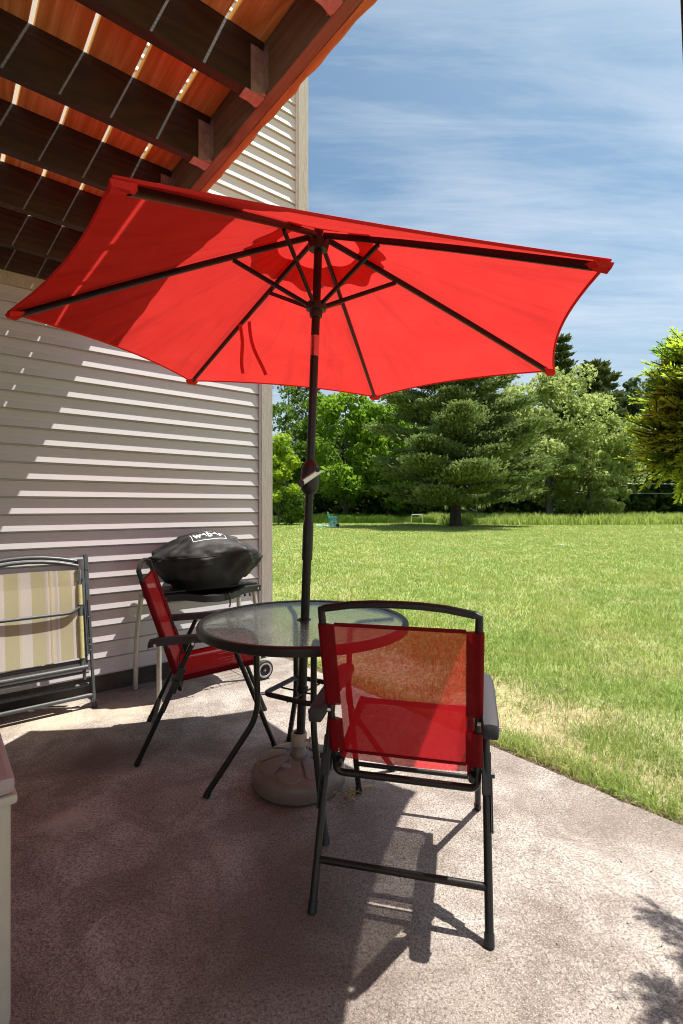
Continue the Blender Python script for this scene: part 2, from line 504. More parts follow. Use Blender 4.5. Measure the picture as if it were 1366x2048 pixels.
def mat_soil():
    t = NT('soil')
    n = t.noise(14, 6, .7); k = t.noise(90, 3, .7)
    c = t.mix(t.rng(n, .3, .7), (.050, .032, .020), (.140, .095, .060))
    c = t.mix(t.rng(k, .5, .7, 0, .5), c, (.30, .23, .15))
    return t.done(t.bsdf(c, .95, 0, t.bump(n, .8, .02)))
def mat_bark(name, c0, c1):
    t = NT(name)
    n = t.noise(1, 6, .7, .6, t.mapped((6, 6, 1.2)))
    return t.done(t.bsdf(t.mix(t.rng(n, .3, .7), c0, c1), .9, 0, t.bump(n, .9, .05)))

M = dict(
    concrete=mat_concrete(), siding=mat_siding(), trim=mat_trim(), lawn=mat_lawn(), soil=mat_soil(), grass=mat_grass(),
    board=mat_wood('deck_board_wood', (.74, .40, .09), (1.0, .74, .27), (.42, .18, .05), 1, .7, .35),
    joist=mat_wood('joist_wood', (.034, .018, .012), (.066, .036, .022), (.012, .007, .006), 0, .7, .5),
    rim=mat_wood('rim_wood', (.19, .14, .10), (.28, .215, .16), (.08, .055, .04), 1, .75, .35),
    fascia=mat_wood('fascia_wood', (.40, .26, .10), (.52, .35, .15), (.22, .12, .05), 1, .6, .2),
    canopy=mat_canopy(), sling=mat_sling('red_mesh_sling', (.52, .012, .020), .14), hem=mat_sling('red_sling_hem', (.22, .006, .010), .05, .2),
    stripes=mat_stripes(), glass=mat_glass(),
    black=simple('black_powder_coat', (.010, .009, .009), .42, 0, .2, 120, .1, .35),
    frame=simple('dark_bronze_frame', (.012, .0105, .0105), .40, 0, .25, 160, .12, .4),
    greyframe=simple('grey_green_frame', (.085, .094, .100), .42, 0, .18, 60, .1),
    armrest=simple('armrest_plastic', (.045, .043, .050), .6, 0, .25, 350, .35, .3),
    galv=simple('hanger_steel', (.36, .30, .31), .5, .2, .25, 40, .15),
    steel=simple('bare_steel', (.55, .53, .52), .22, 1., .1, 90, .05),
    legsteel=simple('pale_leg_paint', (.46, .43, .38), .4, .3, .12, 60, .05),
    cover=simple('black_vinyl_cover', (.012, .012, .0135), .60, 0, .25, 14, .8, .35),
    white=simple('white_print', (.78, .78, .77), .6, 0, .05, 60, .02),
    plastic=simple('black_plastic', (.014, .014, .015), .45, 0, .2, 80, .1),
    tyre=simple('tyre_rubber', (.022, .021, .021), .7, 0, .2, 80, .2),
    rimgrey=simple('wheel_rim_plastic', (.42, .41, .39), .5, 0, .1, 60, .05),
    base=simple('taupe_resin', (.165, .130, .115), .45, 0, .10, 40, .08),
    collar=simple('tan_resin', (.36, .29, .23), .5, 0, .1, 40, .08),
    cream=simple('cream_resin', (.50, .44, .35), .5, 0, .06, 14, .06),
    lid=simple('taupe_lid_resin', (.40, .30, .29), .45, 0, .08, 14, .06),
    foundation=simple('foundation_block', (.055, .047, .040), .9, 0, .5, 9, .6),
    teal=simple('teal_plastic', (.10, .36, .36), .5, 0, .2, 12, .05),
    paleteal=simple('pale_teal_hose', (.30, .55, .52), .5, 0, .2, 12, .05),
    whitepaint=simple('white_metal', (.70, .70, .68), .5, 0, .1, 12, .05),
    wire=simple('wire_metal', (.62, .63, .65), .5, .2, .1, 10, .0),
    bark=mat_bark('bark', (.040, .030, .024), (.105, .085, .070)),
    barkdark=mat_bark('pine_bark', (.022, .016, .013), (.060, .045, .036)),
    barkgrey=mat_bark('grey_bark', (.10, .09, .085), (.22, .20, .18)),
    leaf_maple=mat_leaf('maple_leaves', (.070, .150, .012), (.210, .350, .030), (.260, .380, .030), .45),
    leaf_lime=mat_leaf('lime_leaves', (.140, .240, .016), (.330, .450, .036), (.360, .470, .040), .45),
    leaf_mid=mat_leaf('mid_leaves', (.050, .105, .014), (.140, .230, .032), None, .4),
    leaf_dark=mat_leaf('dark_leaves', (.028, .055, .012), (.080, .128, .024), None, .25),
    leaf_pine=mat_leaf('pine_needles', (.060, .098, .026), (.205, .265, .085), (.230, .275, .085), .3),
    leaf_spruce=mat_leaf('spruce_needles', (.040, .060, .016), (.125, .155, .045), None, .2),
    leaf_silver=mat_leaf('silver_leaves', (.170, .220, .056), (.380, .445, .145), (.370, .430, .130), .5),
    leaf_poplar=mat_leaf('poplar_leaves', (.055, .095, .036), (.195, .255, .130), None, .25),
    leaf_yew=mat_leaf('yew_needles', (.050, .150, .014), (.160, .330, .024), (.170, .330, .024), .5),
    leaf_yewtip=mat_leaf('yew_new_needles', (.230, .400, .020), (.440, .600, .050), None, .6),
    straw=simple('straw', (.45, .38, .18), .7, 0, .3, 30, .1),
    tallgrass=mat_leaf('tall_grass_blades', (.170, .250, .050), (.340, .420, .100), (.340, .410, .110), .45),
)

# ------------------------------------------------------------------ ground: lawn, soil, patio
PE = 2.17                                              # patio edge in house frame
HX = (CA, SA)
me_l = MB().add([(-400, -60, -.035), (400, -60, -.035), (400, 900, -.035), (-400, 900, -.035)], [(0, 1, 2, 3)])
lawn = me_l.build('lawn', M['lawn'], None, False); tag(lawn, kind='structure')
N = 90
ve = []; fe = []
rs_ = random.Random(3)
for i in range(N + 1):                                 # ragged soil strip along the slab edge
    a = -4 + 9.0 * i / N
    w = .03 + .02 * rs_.random() + .015 * (.5 + .5 * math.sin(a * 2.3))
    ve += [hw(PE - .05, a, -.020), hw(PE + w * .6, a, -.022), hw(PE + w + .05, a, -.031)]
for i in range(N):
    for k in range(2):
        fe.append((3 * i + k, 3 * i + k + 1, 3 * i + 4 + k, 3 * i + 3 + k))
tag(obj('soil_edge', ve, fe, M['soil'], None, True), kind='structure')
# slab with a slightly chipped edge
vp = []; fp = []
NS = 160
for i in range(NS + 1):
    a = -4 + 7.55 * i / NS
    e = PE + .005 * math.sin(a * 3.1) + .005 * (rs_.random() - .5) - (.012 * rs_.random() if rs_.random() < .05 else 0)
    vp += [hw(-3.0, a, 0), hw(e - .015, a, 0), hw(e, a, -.010), hw(e, a, -.12)]
for i in range(NS):
    for k in range(3):
        fp.append((4 * i + k, 4 * i + k + 1, 4 * i + 5 + k, 4 * i + 4 + k))
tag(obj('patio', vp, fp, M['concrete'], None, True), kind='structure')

# ------------------------------------------------------------------ house wing
house = thing('house', 'house wing clad in taupe lap siding, its upper storey jutting past the corner', 'house', (0, 0, 0), ANG)
WA = 3.447
def wbox(name, b0, b1, a0, a1, z0, z1, m, parent=house, bev=0.0):
    return MB().box(b0, b1, a0, a1, z0, z1, bev=bev).build(name, m, parent, bev > 0)
wbox('wall_panel', -5, 2.06, WA + .014, 8, .11, 2.70, M['siding'])
wbox('wall_panel', -5, 2.405, WA + .014, 8, 2.703, 6.3, M['siding'])
wbox('wall_panel', -5, -2.7, -4, WA - .03, .0, 6.3, M['siding'])
wbox('foundation', -5, 2.05, WA + .016, 8, -.1, .112, M['foundation'])
wbox('soffit_board', 2.063, 2.40, WA + .02, 7.9, 2.675, 2.70, M['trim'])
wbox('corner_board', 1.990, 2.090, WA - .026, WA + .10, .105, 2.66, M['trim'], bev=.003)
wbox('corner_board', 2.335, 2.435, WA - .026, WA + .10, 2.66, 6.3, M['trim'], bev=.003)
wbox('corner_strip', 1.976, 1.989, WA - .020, WA, .112, 2.45, M['siding'], bev=.002)
wbox('corner_strip', 2.321, 2.334, WA - .020, WA, 2.73, 6.3, M['siding'], bev=.002)
wbox('frieze_board', -3, 1.975, WA - .030, WA, 2.448, 2.53, M['trim'], bev=.003)
wbox('band_board', 1.06, 2.334, WA - .030, WA, 2.662, 2.742, M['trim'], bev=.003)
EXP = .1016
prof = [(-.011, 1.05), (-.011, .905), (.0, .870), (.0003, .60), (.0006, .45), (.0012, .38), (.0062, .19), (.0112, .0), (.0098, -.02), (-.010, -.02)]   # (out, height in courses above lip)
def course(name, b0, b1, zl):
    v = []; f = []
    n = len(prof)
    for b in (b0, b1):
        for (o, h) in prof: v.append((b, WA - o, zl + h * EXP))
    for i in range(n - 1): f.append((i, i + 1, n + i + 1, n + i))
    return obj(name, v, f, M['siding'], house, False)
z = 1.142 - 10 * EXP
first = course('siding_board', -3.0, 1.9745, 0)
k = 0
while z < 2.43:
    o = first if k == 0 else share(first, 'siding_board', house)
    o.location = (0, 0, z); z += EXP; k += 1
up = course('siding_board', 1.0, 2.320, 0)
z = 2.745; k = 0
while z < 6.2:
    o = up if k == 0 else share(up, 'siding_board', house)
    o.location = (0, 0, z); z += EXP; k += 1

# ------------------------------------------------------------------ deck overhead
deck = thing('wooden_deck', 'stained wooden deck overhead with joists on metal hangers and gapped boards', 'deck', (0, 0, 0), ANG)
ZB, ZD = 2.52, 2.704
A0, A1 = -1.3, WA - .035
rimj = MB().box(.851, .889, A0, A1, ZB, ZD - .001, bev=.003).build('rim_joist', M['rim'], deck)
# fascia with a weathered, lumpy lower lip
fv = []; ff = []
nf = 140
for i in range(nf + 1):
    a = A0 + (A1 - A0) * i / nf
    lump = .004 * math.sin(a * 37) * math.sin(a * 11) + (.006 * rs_.random() if rs_.random() < .12 else 0)
    fv += [(.8895, a, ZB - .001 + lump * .3), (.905, a, ZB - .004 + lump * .5), (.916 + lump, a, ZB + .002), (.917, a, ZB + .02), (.917, a, ZD + .03), (.8895, a, ZD + .03)]
for i in range(nf):
    for k in range(6):
        k2 = (k + 1) % 6
        ff.append((6 * i + k, 6 * i + k2, 6 * i + 6 + k2, 6 * i + 6 + k))
obj('fascia_board', fv, ff, M['fascia'], deck, True)
wbox('ledger_board', -2.68, .8505, A1 + .0005, A1 + .0345, ZB, ZD - .001, M['joist'], deck)
joists = []
j0 = MB().box(-2.68, .8495, -.019, .019, 0, ZD - ZB - .001, bev=.002).build('joist', M['joist'], deck)
hg = MB()
hg.box(.780, .8485, -.022, .022, -.0035, -.0005)
for sgn in (-1, 1):
    s0, s1 = sorted((sgn * .0195, sgn * .0222))
    hg.box(.800, .8485, s0, s1, 0, .150)
    f0, f1 = sorted((sgn * .0222, sgn * .048))
    hg.box(.8465, .8495, f0, f1, .012, .155)
    hg.add([(.800, sgn * .0225, .0), (.8485, sgn * .0225, .0), (.8485, sgn * .034, .0), (.8485, sgn * .0225, .045)], [(0, 1, 2), (0, 2, 3), (1, 2, 3), (0, 1, 3)])
hang0 = hg.build('joist_hanger', M['galv'], deck, False)
nl = MB()
for sgn in (-1, 1):
    for zz in (.03, .06, .10, .135):
        nl.lathe([(.0055, 0), (.0055, .002), (.001, .003)], 8, Matrix.Translation((.8462, sgn * .036, zz)) @ Matrix.Rotation(-PI / 2, 4, 'Y'))
        nl.lathe([(.005, 0), (.005, .002), (.001, .003)], 8, Matrix.Translation((.822, sgn * .0224, zz + .01)) @ Matrix.Rotation(-sgn * PI / 2, 4, 'X'))
nail0 = tag(nl.build('hanger_nails', M['galv'], hang0), kind='stuff')
for k in range(-5, 6):
    a = 1.055 + .408 * k
    if k == -5:
        j, h = j0, hang0
    else:
        j = share(j0, 'joist', deck); h = share(hang0, 'joist_hanger', deck); nn = share(nail0, 'hanger_nails', h)
    j.location = (0, a, ZB); h.location = (0, a, ZB)
b_hi = .8885
bd = MB().box(-.0712, .0712, A0, WA - .004, 0, .026, bev=.004).build('deck_board', M['board'], deck)
cen = [.8015]
g = .722
for i in range(21):
    cen.append(g - .158 * i - .079)
for i, c in enumerate(cen):
    o = bd if i == 0 else share(bd, 'deck_board', deck)
    o.location = (c + random.uniform(-.002, .002), 0, ZD)
    o.rotation_euler = (0, random.uniform(-.006, .006), random.uniform(-.0006, .0006))
p0 = Vector((.930, .238, 0))
post = MB().box(-.045, .045, -.045, .045, -.02, ZB + .12, bev=.004)
M['post'] = mat_wood('post_wood', (.060, .034, .024), (.100, .060, .042), (.02, .012, .010), 2, .75, .4)
o = post.build('deck_post', M['post'], deck); o.location = (.9665, .171, 0); o.rotation_euler = (-math.radians(1.9), 0, 0)

# ------------------------------------------------------------------ umbrella
UB = Vector((-.183, 2.175, 0)); HUB = Vector((-.0964, 2.1158, 2.284))
UV = [Vector(p) for p in ((-.459, 1.018, 1.833), (-1.236, 1.872, 1.890), (-.893, 2.976, 1.912), (.219, 3.243, 1.876), (1.005, 2.392, 1.814), (.678, 1.276, 1.791))]
umb = thing('patio_umbrella', 'open red six sided patio umbrella on a black crank pole through the table', 'umbrella', UB)
def U(p): return Vector(p) - UB
axis = (HUB - UB).normalized()
cdir = Vector((.0411, -.0317, .9986)).normalized()
TOP = HUB + cdir * .055
def rib_pt(i, t):                                      # canopy lies on the ribs, bowed slightly
    return TOP.lerp(UV[i] + cdir * .012, t) + cdir * (.006 * math.sin(PI * min(t, 1)))
def canopy_pt(i, t, r, scal, lift=0.0):
    a, b = rib_pt(i, r), rib_pt((i + 1) % 6, r)
    p = a.lerp(b, t)
    w = 4 * t * (1 - t)
    p = p.lerp(TOP, scal * w * r * r) - cdir * (.020 * w * r * (1.15 - r) * 2) + cdir * lift
    return p
cv = []; cf = []
NT_, NR_ = 14, 16
for i in range(6):
    n0 = len(cv)
    for ri in range(NR_ + 1):
        r = .150 + (1 - .150) * ri / NR_
        for ti in range(NT_ + 1):
            tt = ti / NT_; rr_ = r * ((1 / math.sqrt(1 - tt + tt * tt) - 1) * (1 - ri / NR_) ** 2 + 1)
            cv.append(U(canopy_pt(i, tt, rr_, .045)))
    for ri in range(NR_):
        for ti in range(NT_):
            q = n0 + ri * (NT_ + 1) + ti
            cf.append((q, q + 1, q + NT_ + 2, q + NT_ + 1))
bmc = obj('canopy', cv, cf, M['canopy'], umb, 'full')
ga = [i + ti / NT_ for i in range(6) for ri in range(NR_ + 1) for ti in range(NT_ + 1)]
gr_ = [ri / NR_ for i in range(6) for ri in range(NR_ + 1) for ti in range(NT_ + 1)]
for nm_, vals_ in (('ang', ga), ('rad', gr_)):
    at_ = bmc.data.attributes.new(nm_, 'FLOAT', 'POINT'); at_.data.foreach_set('value', vals_)
cv = []; cf = []
for i in range(6):
    n0 = len(cv)
    for ri in range(7):
        r = .012 + .235 * ri / 6
        for ti in range(NT_ + 1):
            t = ti / NT_
            cv.append(U(canopy_pt(i, t, r / math.sqrt(1 - t + t * t) * (1 + (.05 * math.cos(4 * PI * t) if ri == 6 else 0)), .0, .020 + .01 * r)))
    for ri in range(6):
        for ti in range(NT_):
            q = n0 + ri * (NT_ + 1) + ti
            cf.append((q, q + 1, q + NT_ + 2, q + NT_ + 1))
obj('vent_cap', cv, cf, M['canopy'], umb, 'full')
M['piping'] = mat_canopy('red_piping', .08)
hem = []
for i in range(6):
    for ti in range(NT_): hem.append(U(canopy_pt(i, ti / NT_, 1.0, .045)))
MB().tube(hem, .0045, 6, True).build('canopy_hem', M['piping'], umb)
for i in range(6):
    rp = [U(rib_pt(i, t) - cdir * .020) for t in (.03, .2, .4, .6, .8, .965)]
    sd = (UV[i] - TOP).cross(cdir)
    MB().tube(rp, .01, flat=(.0072, .0108, sd)).build('rib', M['black'], umb)
    RUN = UB + axis * ((2.02) / axis.z)
    st = rib_pt(i, .30) - cdir * .034
    rd = (st - RUN); rd.z = 0; rd.normalize()
    MB().tube([U(RUN + rd * .022), U(st)], .01, flat=(.006, .0085, sd)).build('strut', M['black'], umb)
    # tip pocket: folded cloth wrapped over the rib end
    d1 = (UV[i - 1] - UV[i]).normalized(); d2 = (UV[(i + 1) % 6] - UV[i]).normalized(); di = (TOP - UV[i]).normalized()
    e = rib_pt(i, 1.0)
    pv = [e - di * .012 - cdir * .004, e + d1 * .045 - cdir * .006, e + di * .075 - cdir * .020, e + d2 * .045 - cdir * .006,
          e - di * .006 - cdir * .018, e + d1 * .03 - cdir * .022, e + di * .065 - cdir * .030, e + d2 * .03 - cdir * .022]
    obj('tip_pocket', [U(p) for p in pv], [(0, 1, 2, 3), (4, 7, 6, 5), (0, 4, 5, 1), (1, 5, 6, 2), (2, 6, 7, 3), (3, 7, 4, 0)], M['piping'], umb, True)
def on_pole(z): return axis * (z / axis.z)
MB().tube([on_pole(.05), on_pole(.97)], .0187, 20).build('lower_pole', M['frame'], umb)
MB().tube([on_pole(.955), on_pole(1.10), on_pole(1.12)], [.0225, .0225, .019], 20).build('pole_sleeve', M['frame'], umb)
MB().tube([on_pole(1.06), on_pole(1.82)], .0175, 20).build('upper_pole', M['frame'], umb)
MB().tube([on_pole(1.815), on_pole(1.900)], .0182, 20).build('tilt_band', M['steel'], umb)
MB().tube([on_pole(1.895), on_pole(2.30)], .0175, 20).build('top_pole', M['frame'], umb)
hp = [(.019, 0), (.030, .008), (.0385, .028), (.0400, .05), (.0400, .088), (.0375, .108), (.030, .126), (.021, .138), (.0178, .142)]
rot = Vector((0, 0, 1)).rotation_difference(axis).to_matrix().to_4x4()
ch = MB().lathe(hp, 28, Matrix.Translation(on_pole(1.235)) @ rot).build('crank_housing', M['plastic'], umb)
hx = on_pole(1.315)
P1, P2 = hx + Vector((-.034, -.050, -.037)), hx + Vector((.045, -.046, .018))
hd = MB().tube([P1, P1.lerp(P2, .5), P2], .01, flat=(.005, .0125, (0, 1, 0))).build('crank_handle', M['steel'], umb)
kn = MB(); kn.tube([P1 + Vector((0, .012, 0)), P1 + Vector((0, -.012, 0))], .0145, 14); kn.tube([P2 + Vector((-.01, .004, 0)), P2 + Vector((-.01, -.022, 0))], .009, 12)
kn.tube([hx + Vector((-.03, -.03, -.034)), P1], .008, 10)
tag(kn.build('handle_knobs', M['plastic'], hd), kind='stuff')
hub = MB(); hub.lathe([(.018, -.030), (.040, -.028), (.044, -.010), (.044, .012), (.030, .022), (.018, .024)], 18, Matrix.Translation(U(HUB)) @ rot)
hub.lathe([(.014, .02), (.02, .06), (.016, .085), (.006, .1)], 12, Matrix.Translation(U(HUB)) @ rot)
hub.build('hub', M['plastic'], umb)
run = MB(); run.lathe([(.019, -.045), (.026, -.042), (.028, -.018), (.042, -.014), (.044, .012), (.032, .022), (.019, .026)], 18, Matrix.Translation(on_pole(2.02)) @ rot)
run.build('runner', M['plastic'], umb)
MB().tube([on_pole(2.10) + Vector((.018, -.004, 0)), on_pole(2.10) + Vector((.028, -.006, 0))], .004, 8).build('pin', M['steel'], umb)
# closing strap: two loose ends hanging from the left far rib
for (dx, t_, ln, sw) in ((-.004, .515, .250, .018), (.022, .495, .270, .085)):
    s0 = rib_pt(2, t_) - cdir * .03 + Vector((dx, -.01, 0))
    pts = [s0 + Vector((sw * (q ** 1.3) + .006 * math.sin(q * 6 + dx * 90), -.01 * q, -ln * q)) for q in [j / 8 for j in range(9)]]
    MB().tube([U(p) for p in pts], .01, flat=(.0085, .0010, (1, .2, 0))).build('tie_strap', M['piping'], umb)

# ------------------------------------------------------------------ umbrella stand
stand = thing('umbrella_stand', 'round taupe resin umbrella stand with petal panels under the table', 'umbrella stand', UB)
bp = [(.0, .001), (.186, .001), (.197, .010), (.200, .03), (.199, .055), (.194, .070), (.182, .082)]
def dome(r): return .118 - .036 * (r / .182) ** 2.2
bp += [(.182 - .02 * k, dome(.182 - .02 * k)) for k in range(1, 9)] + [(.0, .118)]
MB().lathe(bp, 56).build('stand_body', M['base'], stand)
for kq in range(8):                                    # raised petals between grooves
    a0, a1 = 2 * PI * kq / 8 + .035 + .2, 2 * PI * (kq + 1) / 8 - .035 + .2
    v = []; f = []
    RQ = [0, .015, .06, .3, .55, .8, .95, .985, 1]; AQ = [0, .02, .08, .25, .5, .75, .92, .98, 1]; nr, na = 8, 8
    for ir in range(nr + 1):
        r = .062 + (.178 - .062) * RQ[ir]
        sh = .035 * (.1 / r) ** .6
        for ia in range(na + 1):
            t = AQ[ia]
            rr = r - (.022 * (2 * t - 1) ** 4 if ir >= nr - 2 else 0)
            a = a0 + sh * .5 + (a1 - a0 - sh) * t
            edge = ir in (0, nr) or ia in (0, na)
            v.append((rr * math.cos(a), rr * math.sin(a), dome(rr) + (-.001 if edge else .0062)))
    for ir in range(nr):
        for ia in range(na):
            q = ir * (na + 1) + ia
            f.append((q, q + 1, q + na + 2, q + na + 1))
    obj('petal_panel', v, f, M['base'], stand, 'full')
MB().lathe([(.040, .113), (.040, .120), (.030, .140), (.026, .158)], 28).build('collar_base', M['base'], stand)
MB().lathe([(.026, .156), (.033, .160), (.034, .165), (.034, .205), (.032, .211), (.025, .212), (.021, .208)], 28).build('collar', M['collar'], stand)
MB().lathe([(.021, -.004), (.021, .006), (.017, .010), (0, .011)], 20, Matrix.Translation((-.045, -.095, dome(.105)))).build('fill_plug', M['base'], stand)
sk = MB(); sk.tube([(.034, -.012, .182), (.050, -.016, .182)], .006, 10); sk.tube([(.048, -.016, .168), (.05, -.016, .196)], .006, 8)
sk.build('set_screw', M['collar'], stand)

# ------------------------------------------------------------------ table
TC = Vector((-.160, 2.157, 0)); TR = .443; TZ = .702
table = thing('patio_table', 'round rippled glass patio table with dark metal rim and four bent legs', 'table', TC)
gl = MB()
gl.lathe([(.024, TZ - .0105), (TR - .022, TZ - .0105), (TR - .022, TZ - .0045), (.024, TZ - .0045), (.024, TZ - .0105)], 72)
gl.build('glass_top', M['glass'], table)
MB().lathe([(TR - .024, TZ - .012), (TR - .024, TZ - .002), (TR - .016, TZ + .001), (TR - .006, TZ), (TR, TZ - .006), (TR + .001, TZ - .018), (TR - .001, TZ - .032), (TR - .008, TZ - .036), (TR - .018, TZ - .034), (TR - .024, TZ - .022), (TR - .024, TZ - .012)], 80).build('rim', M['frame'], table)
MB().lathe([(.021, TZ - .012), (.030, TZ - .004), (.030, TZ - .001), (.021, TZ - .001), (.021, TZ - .012)], 24).build('pole_grommet', M['plastic'], table)
RL = .195
ring_pts = []
for kq in range(4):
    an = math.radians(-165 + 90 * kq)
    er = Vector((math.cos(an), math.sin(an), 0)); et = Vector((-er.y, er.x, 0))
    pts = fillet([er * (TR - .04) + Vector((0, 0, TZ - .03)), er * (RL + .01) + Vector((0, 0, TZ - .035)), er * RL + Vector((0, 0, .31)), er * .402 + Vector((0, 0, .012))], .07, 6)
    lg = MB().tube(pts, .0125, 14).build('leg', M['frame'], table)
    MB().tube([er * .395 + Vector((0, 0, .022)), er * .404 + Vector((0, 0, .001))], .0145, 12).build('foot_cap', M['plastic'], lg)
    bo = MB(); bo.tube([er * (RL + .012) + Vector((0, 0, TZ - .052)), er * (RL + .024) + Vector((0, 0, TZ - .052))], .006, 8)
    bo.tube([er * (RL + .005) + Vector((0, 0, .40)), er * (RL - .03) + Vector((0, 0, .40))], .007, 8)
    tag(bo.build('bolts', M['steel'], lg), kind='stuff')
    ring_pts.append(er * (RL - .025) + Vector((0, 0, .40)))
MB().tube(fillet(ring_pts, .035, 5, True), .0105, 12, True).build('brace_ring', M['frame'], table)
sp = MB(); sp.tube([ring_pts[0].lerp(ring_pts[1], .5), ring_pts[2].lerp(ring_pts[3], .5)], .004, 8); sp.tube([ring_pts[1].lerp(ring_pts[2], .5), ring_pts[3].lerp(ring_pts[0], .5)], .004, 8)
for kq in range(2):
    pass
MB().lathe([(.020, .392), (.026, .392), (.026, .408), (.020, .408), (.020, .392)], 20, Matrix.Translation((-.009, .008, 0))).build('pole_ring', M['frame'], table)
sp.v = [v + Vector((0, 0, -.012)) for v in sp.v]
sp.build('brace_rod', M['frame'], table)

# ------------------------------------------------------------------ red sling chairs
def make_chair(label):
    c = thing('folding_chair', label, 'chair', group='red folding sling chairs at the table')
    R = .0112
    hwid, bw = .248, .222
    def back(y, z): return (y, z)
    bt = Vector((0, .004, .884)); bb = Vector((0, .176, .372))
    bu = (bt - bb)
    loop = []
    for sx in (1,):
        loop = [(bw, bb.y, bb.z), (bw, bt.y, bt.z)]
    pts = []
    # back frame: bow over the top, U bend below the seat
    L = [Vector((-bw, bb.y + .004, .345))] + [Vector((-bw, bb.y + (bt.y - bb.y) * q, bb.z + (bt.z - bb.z) * q)) for q in (0, .5, .95)]
    bow = [Vector((bw * math.sin(-PI / 2 + PI * q), bt.y - .012 * math.sin(PI * q), bt.z + .052 * (1 - abs(2 * q - 1) ** 2.2))) for q in (.08, .2, .35, .5, .65, .8, .92)]
    bow = [Vector((-bw, bt.y, bt.z))] + [Vector((-bw + 2 * bw * q, bt.y - .012 * math.sin(PI * q), bt.z + .024 * (1 - abs(2 * q - 1) ** 2.4))) for q in (.03, .2, .35, .5, .65, .8, .97)] + [Vector((bw, bt.y, bt.z))]
    Rr = [Vector((-p.x, p.y, p.z)) for p in L][::-1]
    pts = fillet([*L[1:], bow[0]], .001, 1) + bow[1:-1] + [bow[-1]] + Rr[:-1]
    lowU = fillet([Vector((-bw, bb.y, bb.z)), Vector((-bw, bb.y + .012, .318)), Vector((bw, bb.y + .012, .318)), Vector((bw, bb.y, bb.z))], .065, 6)
    MB().tube(pts + lowU[::-1][1:-1], R, 12, True).build('back_frame', M['frame'], c)
    # seat frame
    sr, sf = Vector((0, .150, .362)), Vector((0, .545, .420))
    sw = .205
    sl = fillet([Vector((-sw, sr.y, sr.z)), Vector((-sw, sf.y, sf.z)), Vector((sw, sf.y, sf.z)), Vector((sw, sr.y, sr.z))], .05, 5)
    MB().tube(sl, .0105, 12).build('seat_frame', M['frame'], c)
    # slings
    def sheet(name, pts_fn, nu, nv, m):
        v = []; f = []
        for i in range(nu + 1):
            for j in range(nv + 1): v.append(pts_fn(i / nu, j / nv))
        for i in range(nu):
            for j in range(nv):
                q = i * (nv + 1) + j; f.append((q, q + 1, q + nv + 2, q + nv + 1))
        return obj(name, v, f, m, c, 'full')
    q0, q1 = .055, .908
    off = Vector((0, .95, .31)) * .0
    def bpt(x, q, dy=0): return Vector((x, bb.y + (bt.y - bb.y) * q + dy, bb.z + (bt.z - bb.z) * q))
    iw = bw - .034
    sheet('back_sling', lambda u, w: bpt(-iw + 2 * iw * u, q0 + (q1 - q0) * w, -.010 * math.sin(PI * u) * math.sin(PI * w)), 10, 10, M['sling'])
    for (qa) in (q0, q1):
        pts_ = [bpt(-iw + 2 * iw * i / 10, qa) for i in range(11)]
        MB().tube(pts_, .01, flat=(.0012, .006, (0, 1, .3))).build('sling_hem', M['hem'], c)
    for sx in (-1, 1):                                # cloth sleeves round the back tubes, cut out at the arm pivot
        for (a_, b_) in ((q0, .285), (.385, q1)):
            v = []; f = []
            nseg = 10
            for (qq) in [a_ + (b_ - a_) * i / 4 for i in range(5)]:
                cpt = bpt(sx * bw, qq)
                ring = []
                for k2 in range(nseg):
                    an = PI * .5 + PI * k2 / (nseg - 1)
                    ring.append(cpt + Vector((-sx * math.cos(an) * .0145, math.sin(an) * .0145, 0)))
                inner = bpt(sx * iw, qq)
                v += [inner + Vector((0, .0035, 0))] + ring + [inner - Vector((0, .0035, 0))]
            m_ = nseg + 2
            for i in range(4):
                for k2 in range(m_ - 1):
                    q = i * m_ + k2; f.append((q, q + 1, q + m_ + 1, q + m_))
            obj('sling_sleeve', v, f, M['hem'], c, 'full')
    def spt(x, q, dz=0): return Vector((x, sr.y + .02 + (sf.y - sr.y - .02) * q, sr.z + .003 + (sf.z - sr.z) * q + dz))
    sheet('seat_sling', lambda u, w: spt(-sw + 2 * sw * u, w, .0115 - .018 * math.sin(PI * u) * (.4 + .6 * math.sin(PI * w))), 10, 10, M['sling'])
    for sx in (-1, 1):
        v = []; f = []; nseg = 10
        for qq in [i / 4 for i in range(5)]:
            cpt = spt(sx * sw, qq)
            for k2 in range(nseg):
                an = 2 * PI * k2 / nseg
                v.append(cpt + Vector((math.cos(an) * .0135, 0, math.sin(an) * .0135)))
        for i in range(4):
            for k2 in range(nseg):
                f.append((i * nseg + k2, i * nseg + (k2 + 1) % nseg, (i + 1) * nseg + (k2 + 1) % nseg, (i + 1) * nseg + k2))
        obj('seat_sleeve', v, f, M['hem'], c, 'full')
    # legs, arms, brackets
    for sx in (-1, 1):
        x = sx * hwid
        lg = MB().tube(fillet([(x, .0, .006), (x, .165, .362), (x, .178, .40), (x, .246, .545)], .03, 3), .0118, 12).build('leg', M['frame'], c)
        MB().tube([(x, -.001, .001), (x, .010, .028)], .0138, 12).build('foot_cap', M['plastic'], lg)
        lg = MB().tube([(x - sx * .012, .632, .006), (x - sx * .012, .415, .555)], .0115, 12).build('leg', M['frame'], c)
        MB().tube([(x - sx * .012, .633, .001), (x - sx * .012, .623, .026)], .0135, 12).build('foot_cap', M['plastic'], lg)
        br = MB()
        br.box(-.014, .014, -.017, .017, -.07, .05, Matrix.Translation((x, .180, .385)) @ Matrix.Rotation(-.42, 4, 'X'), .004)
        br.tube([(x - sx * .045, .172, .385), (x + sx * .022, .172, .372)], .006, 8)
        br.tube([(x + sx * .016, .172, .372), (x + sx * .024, .172, .372)], .008, 8)
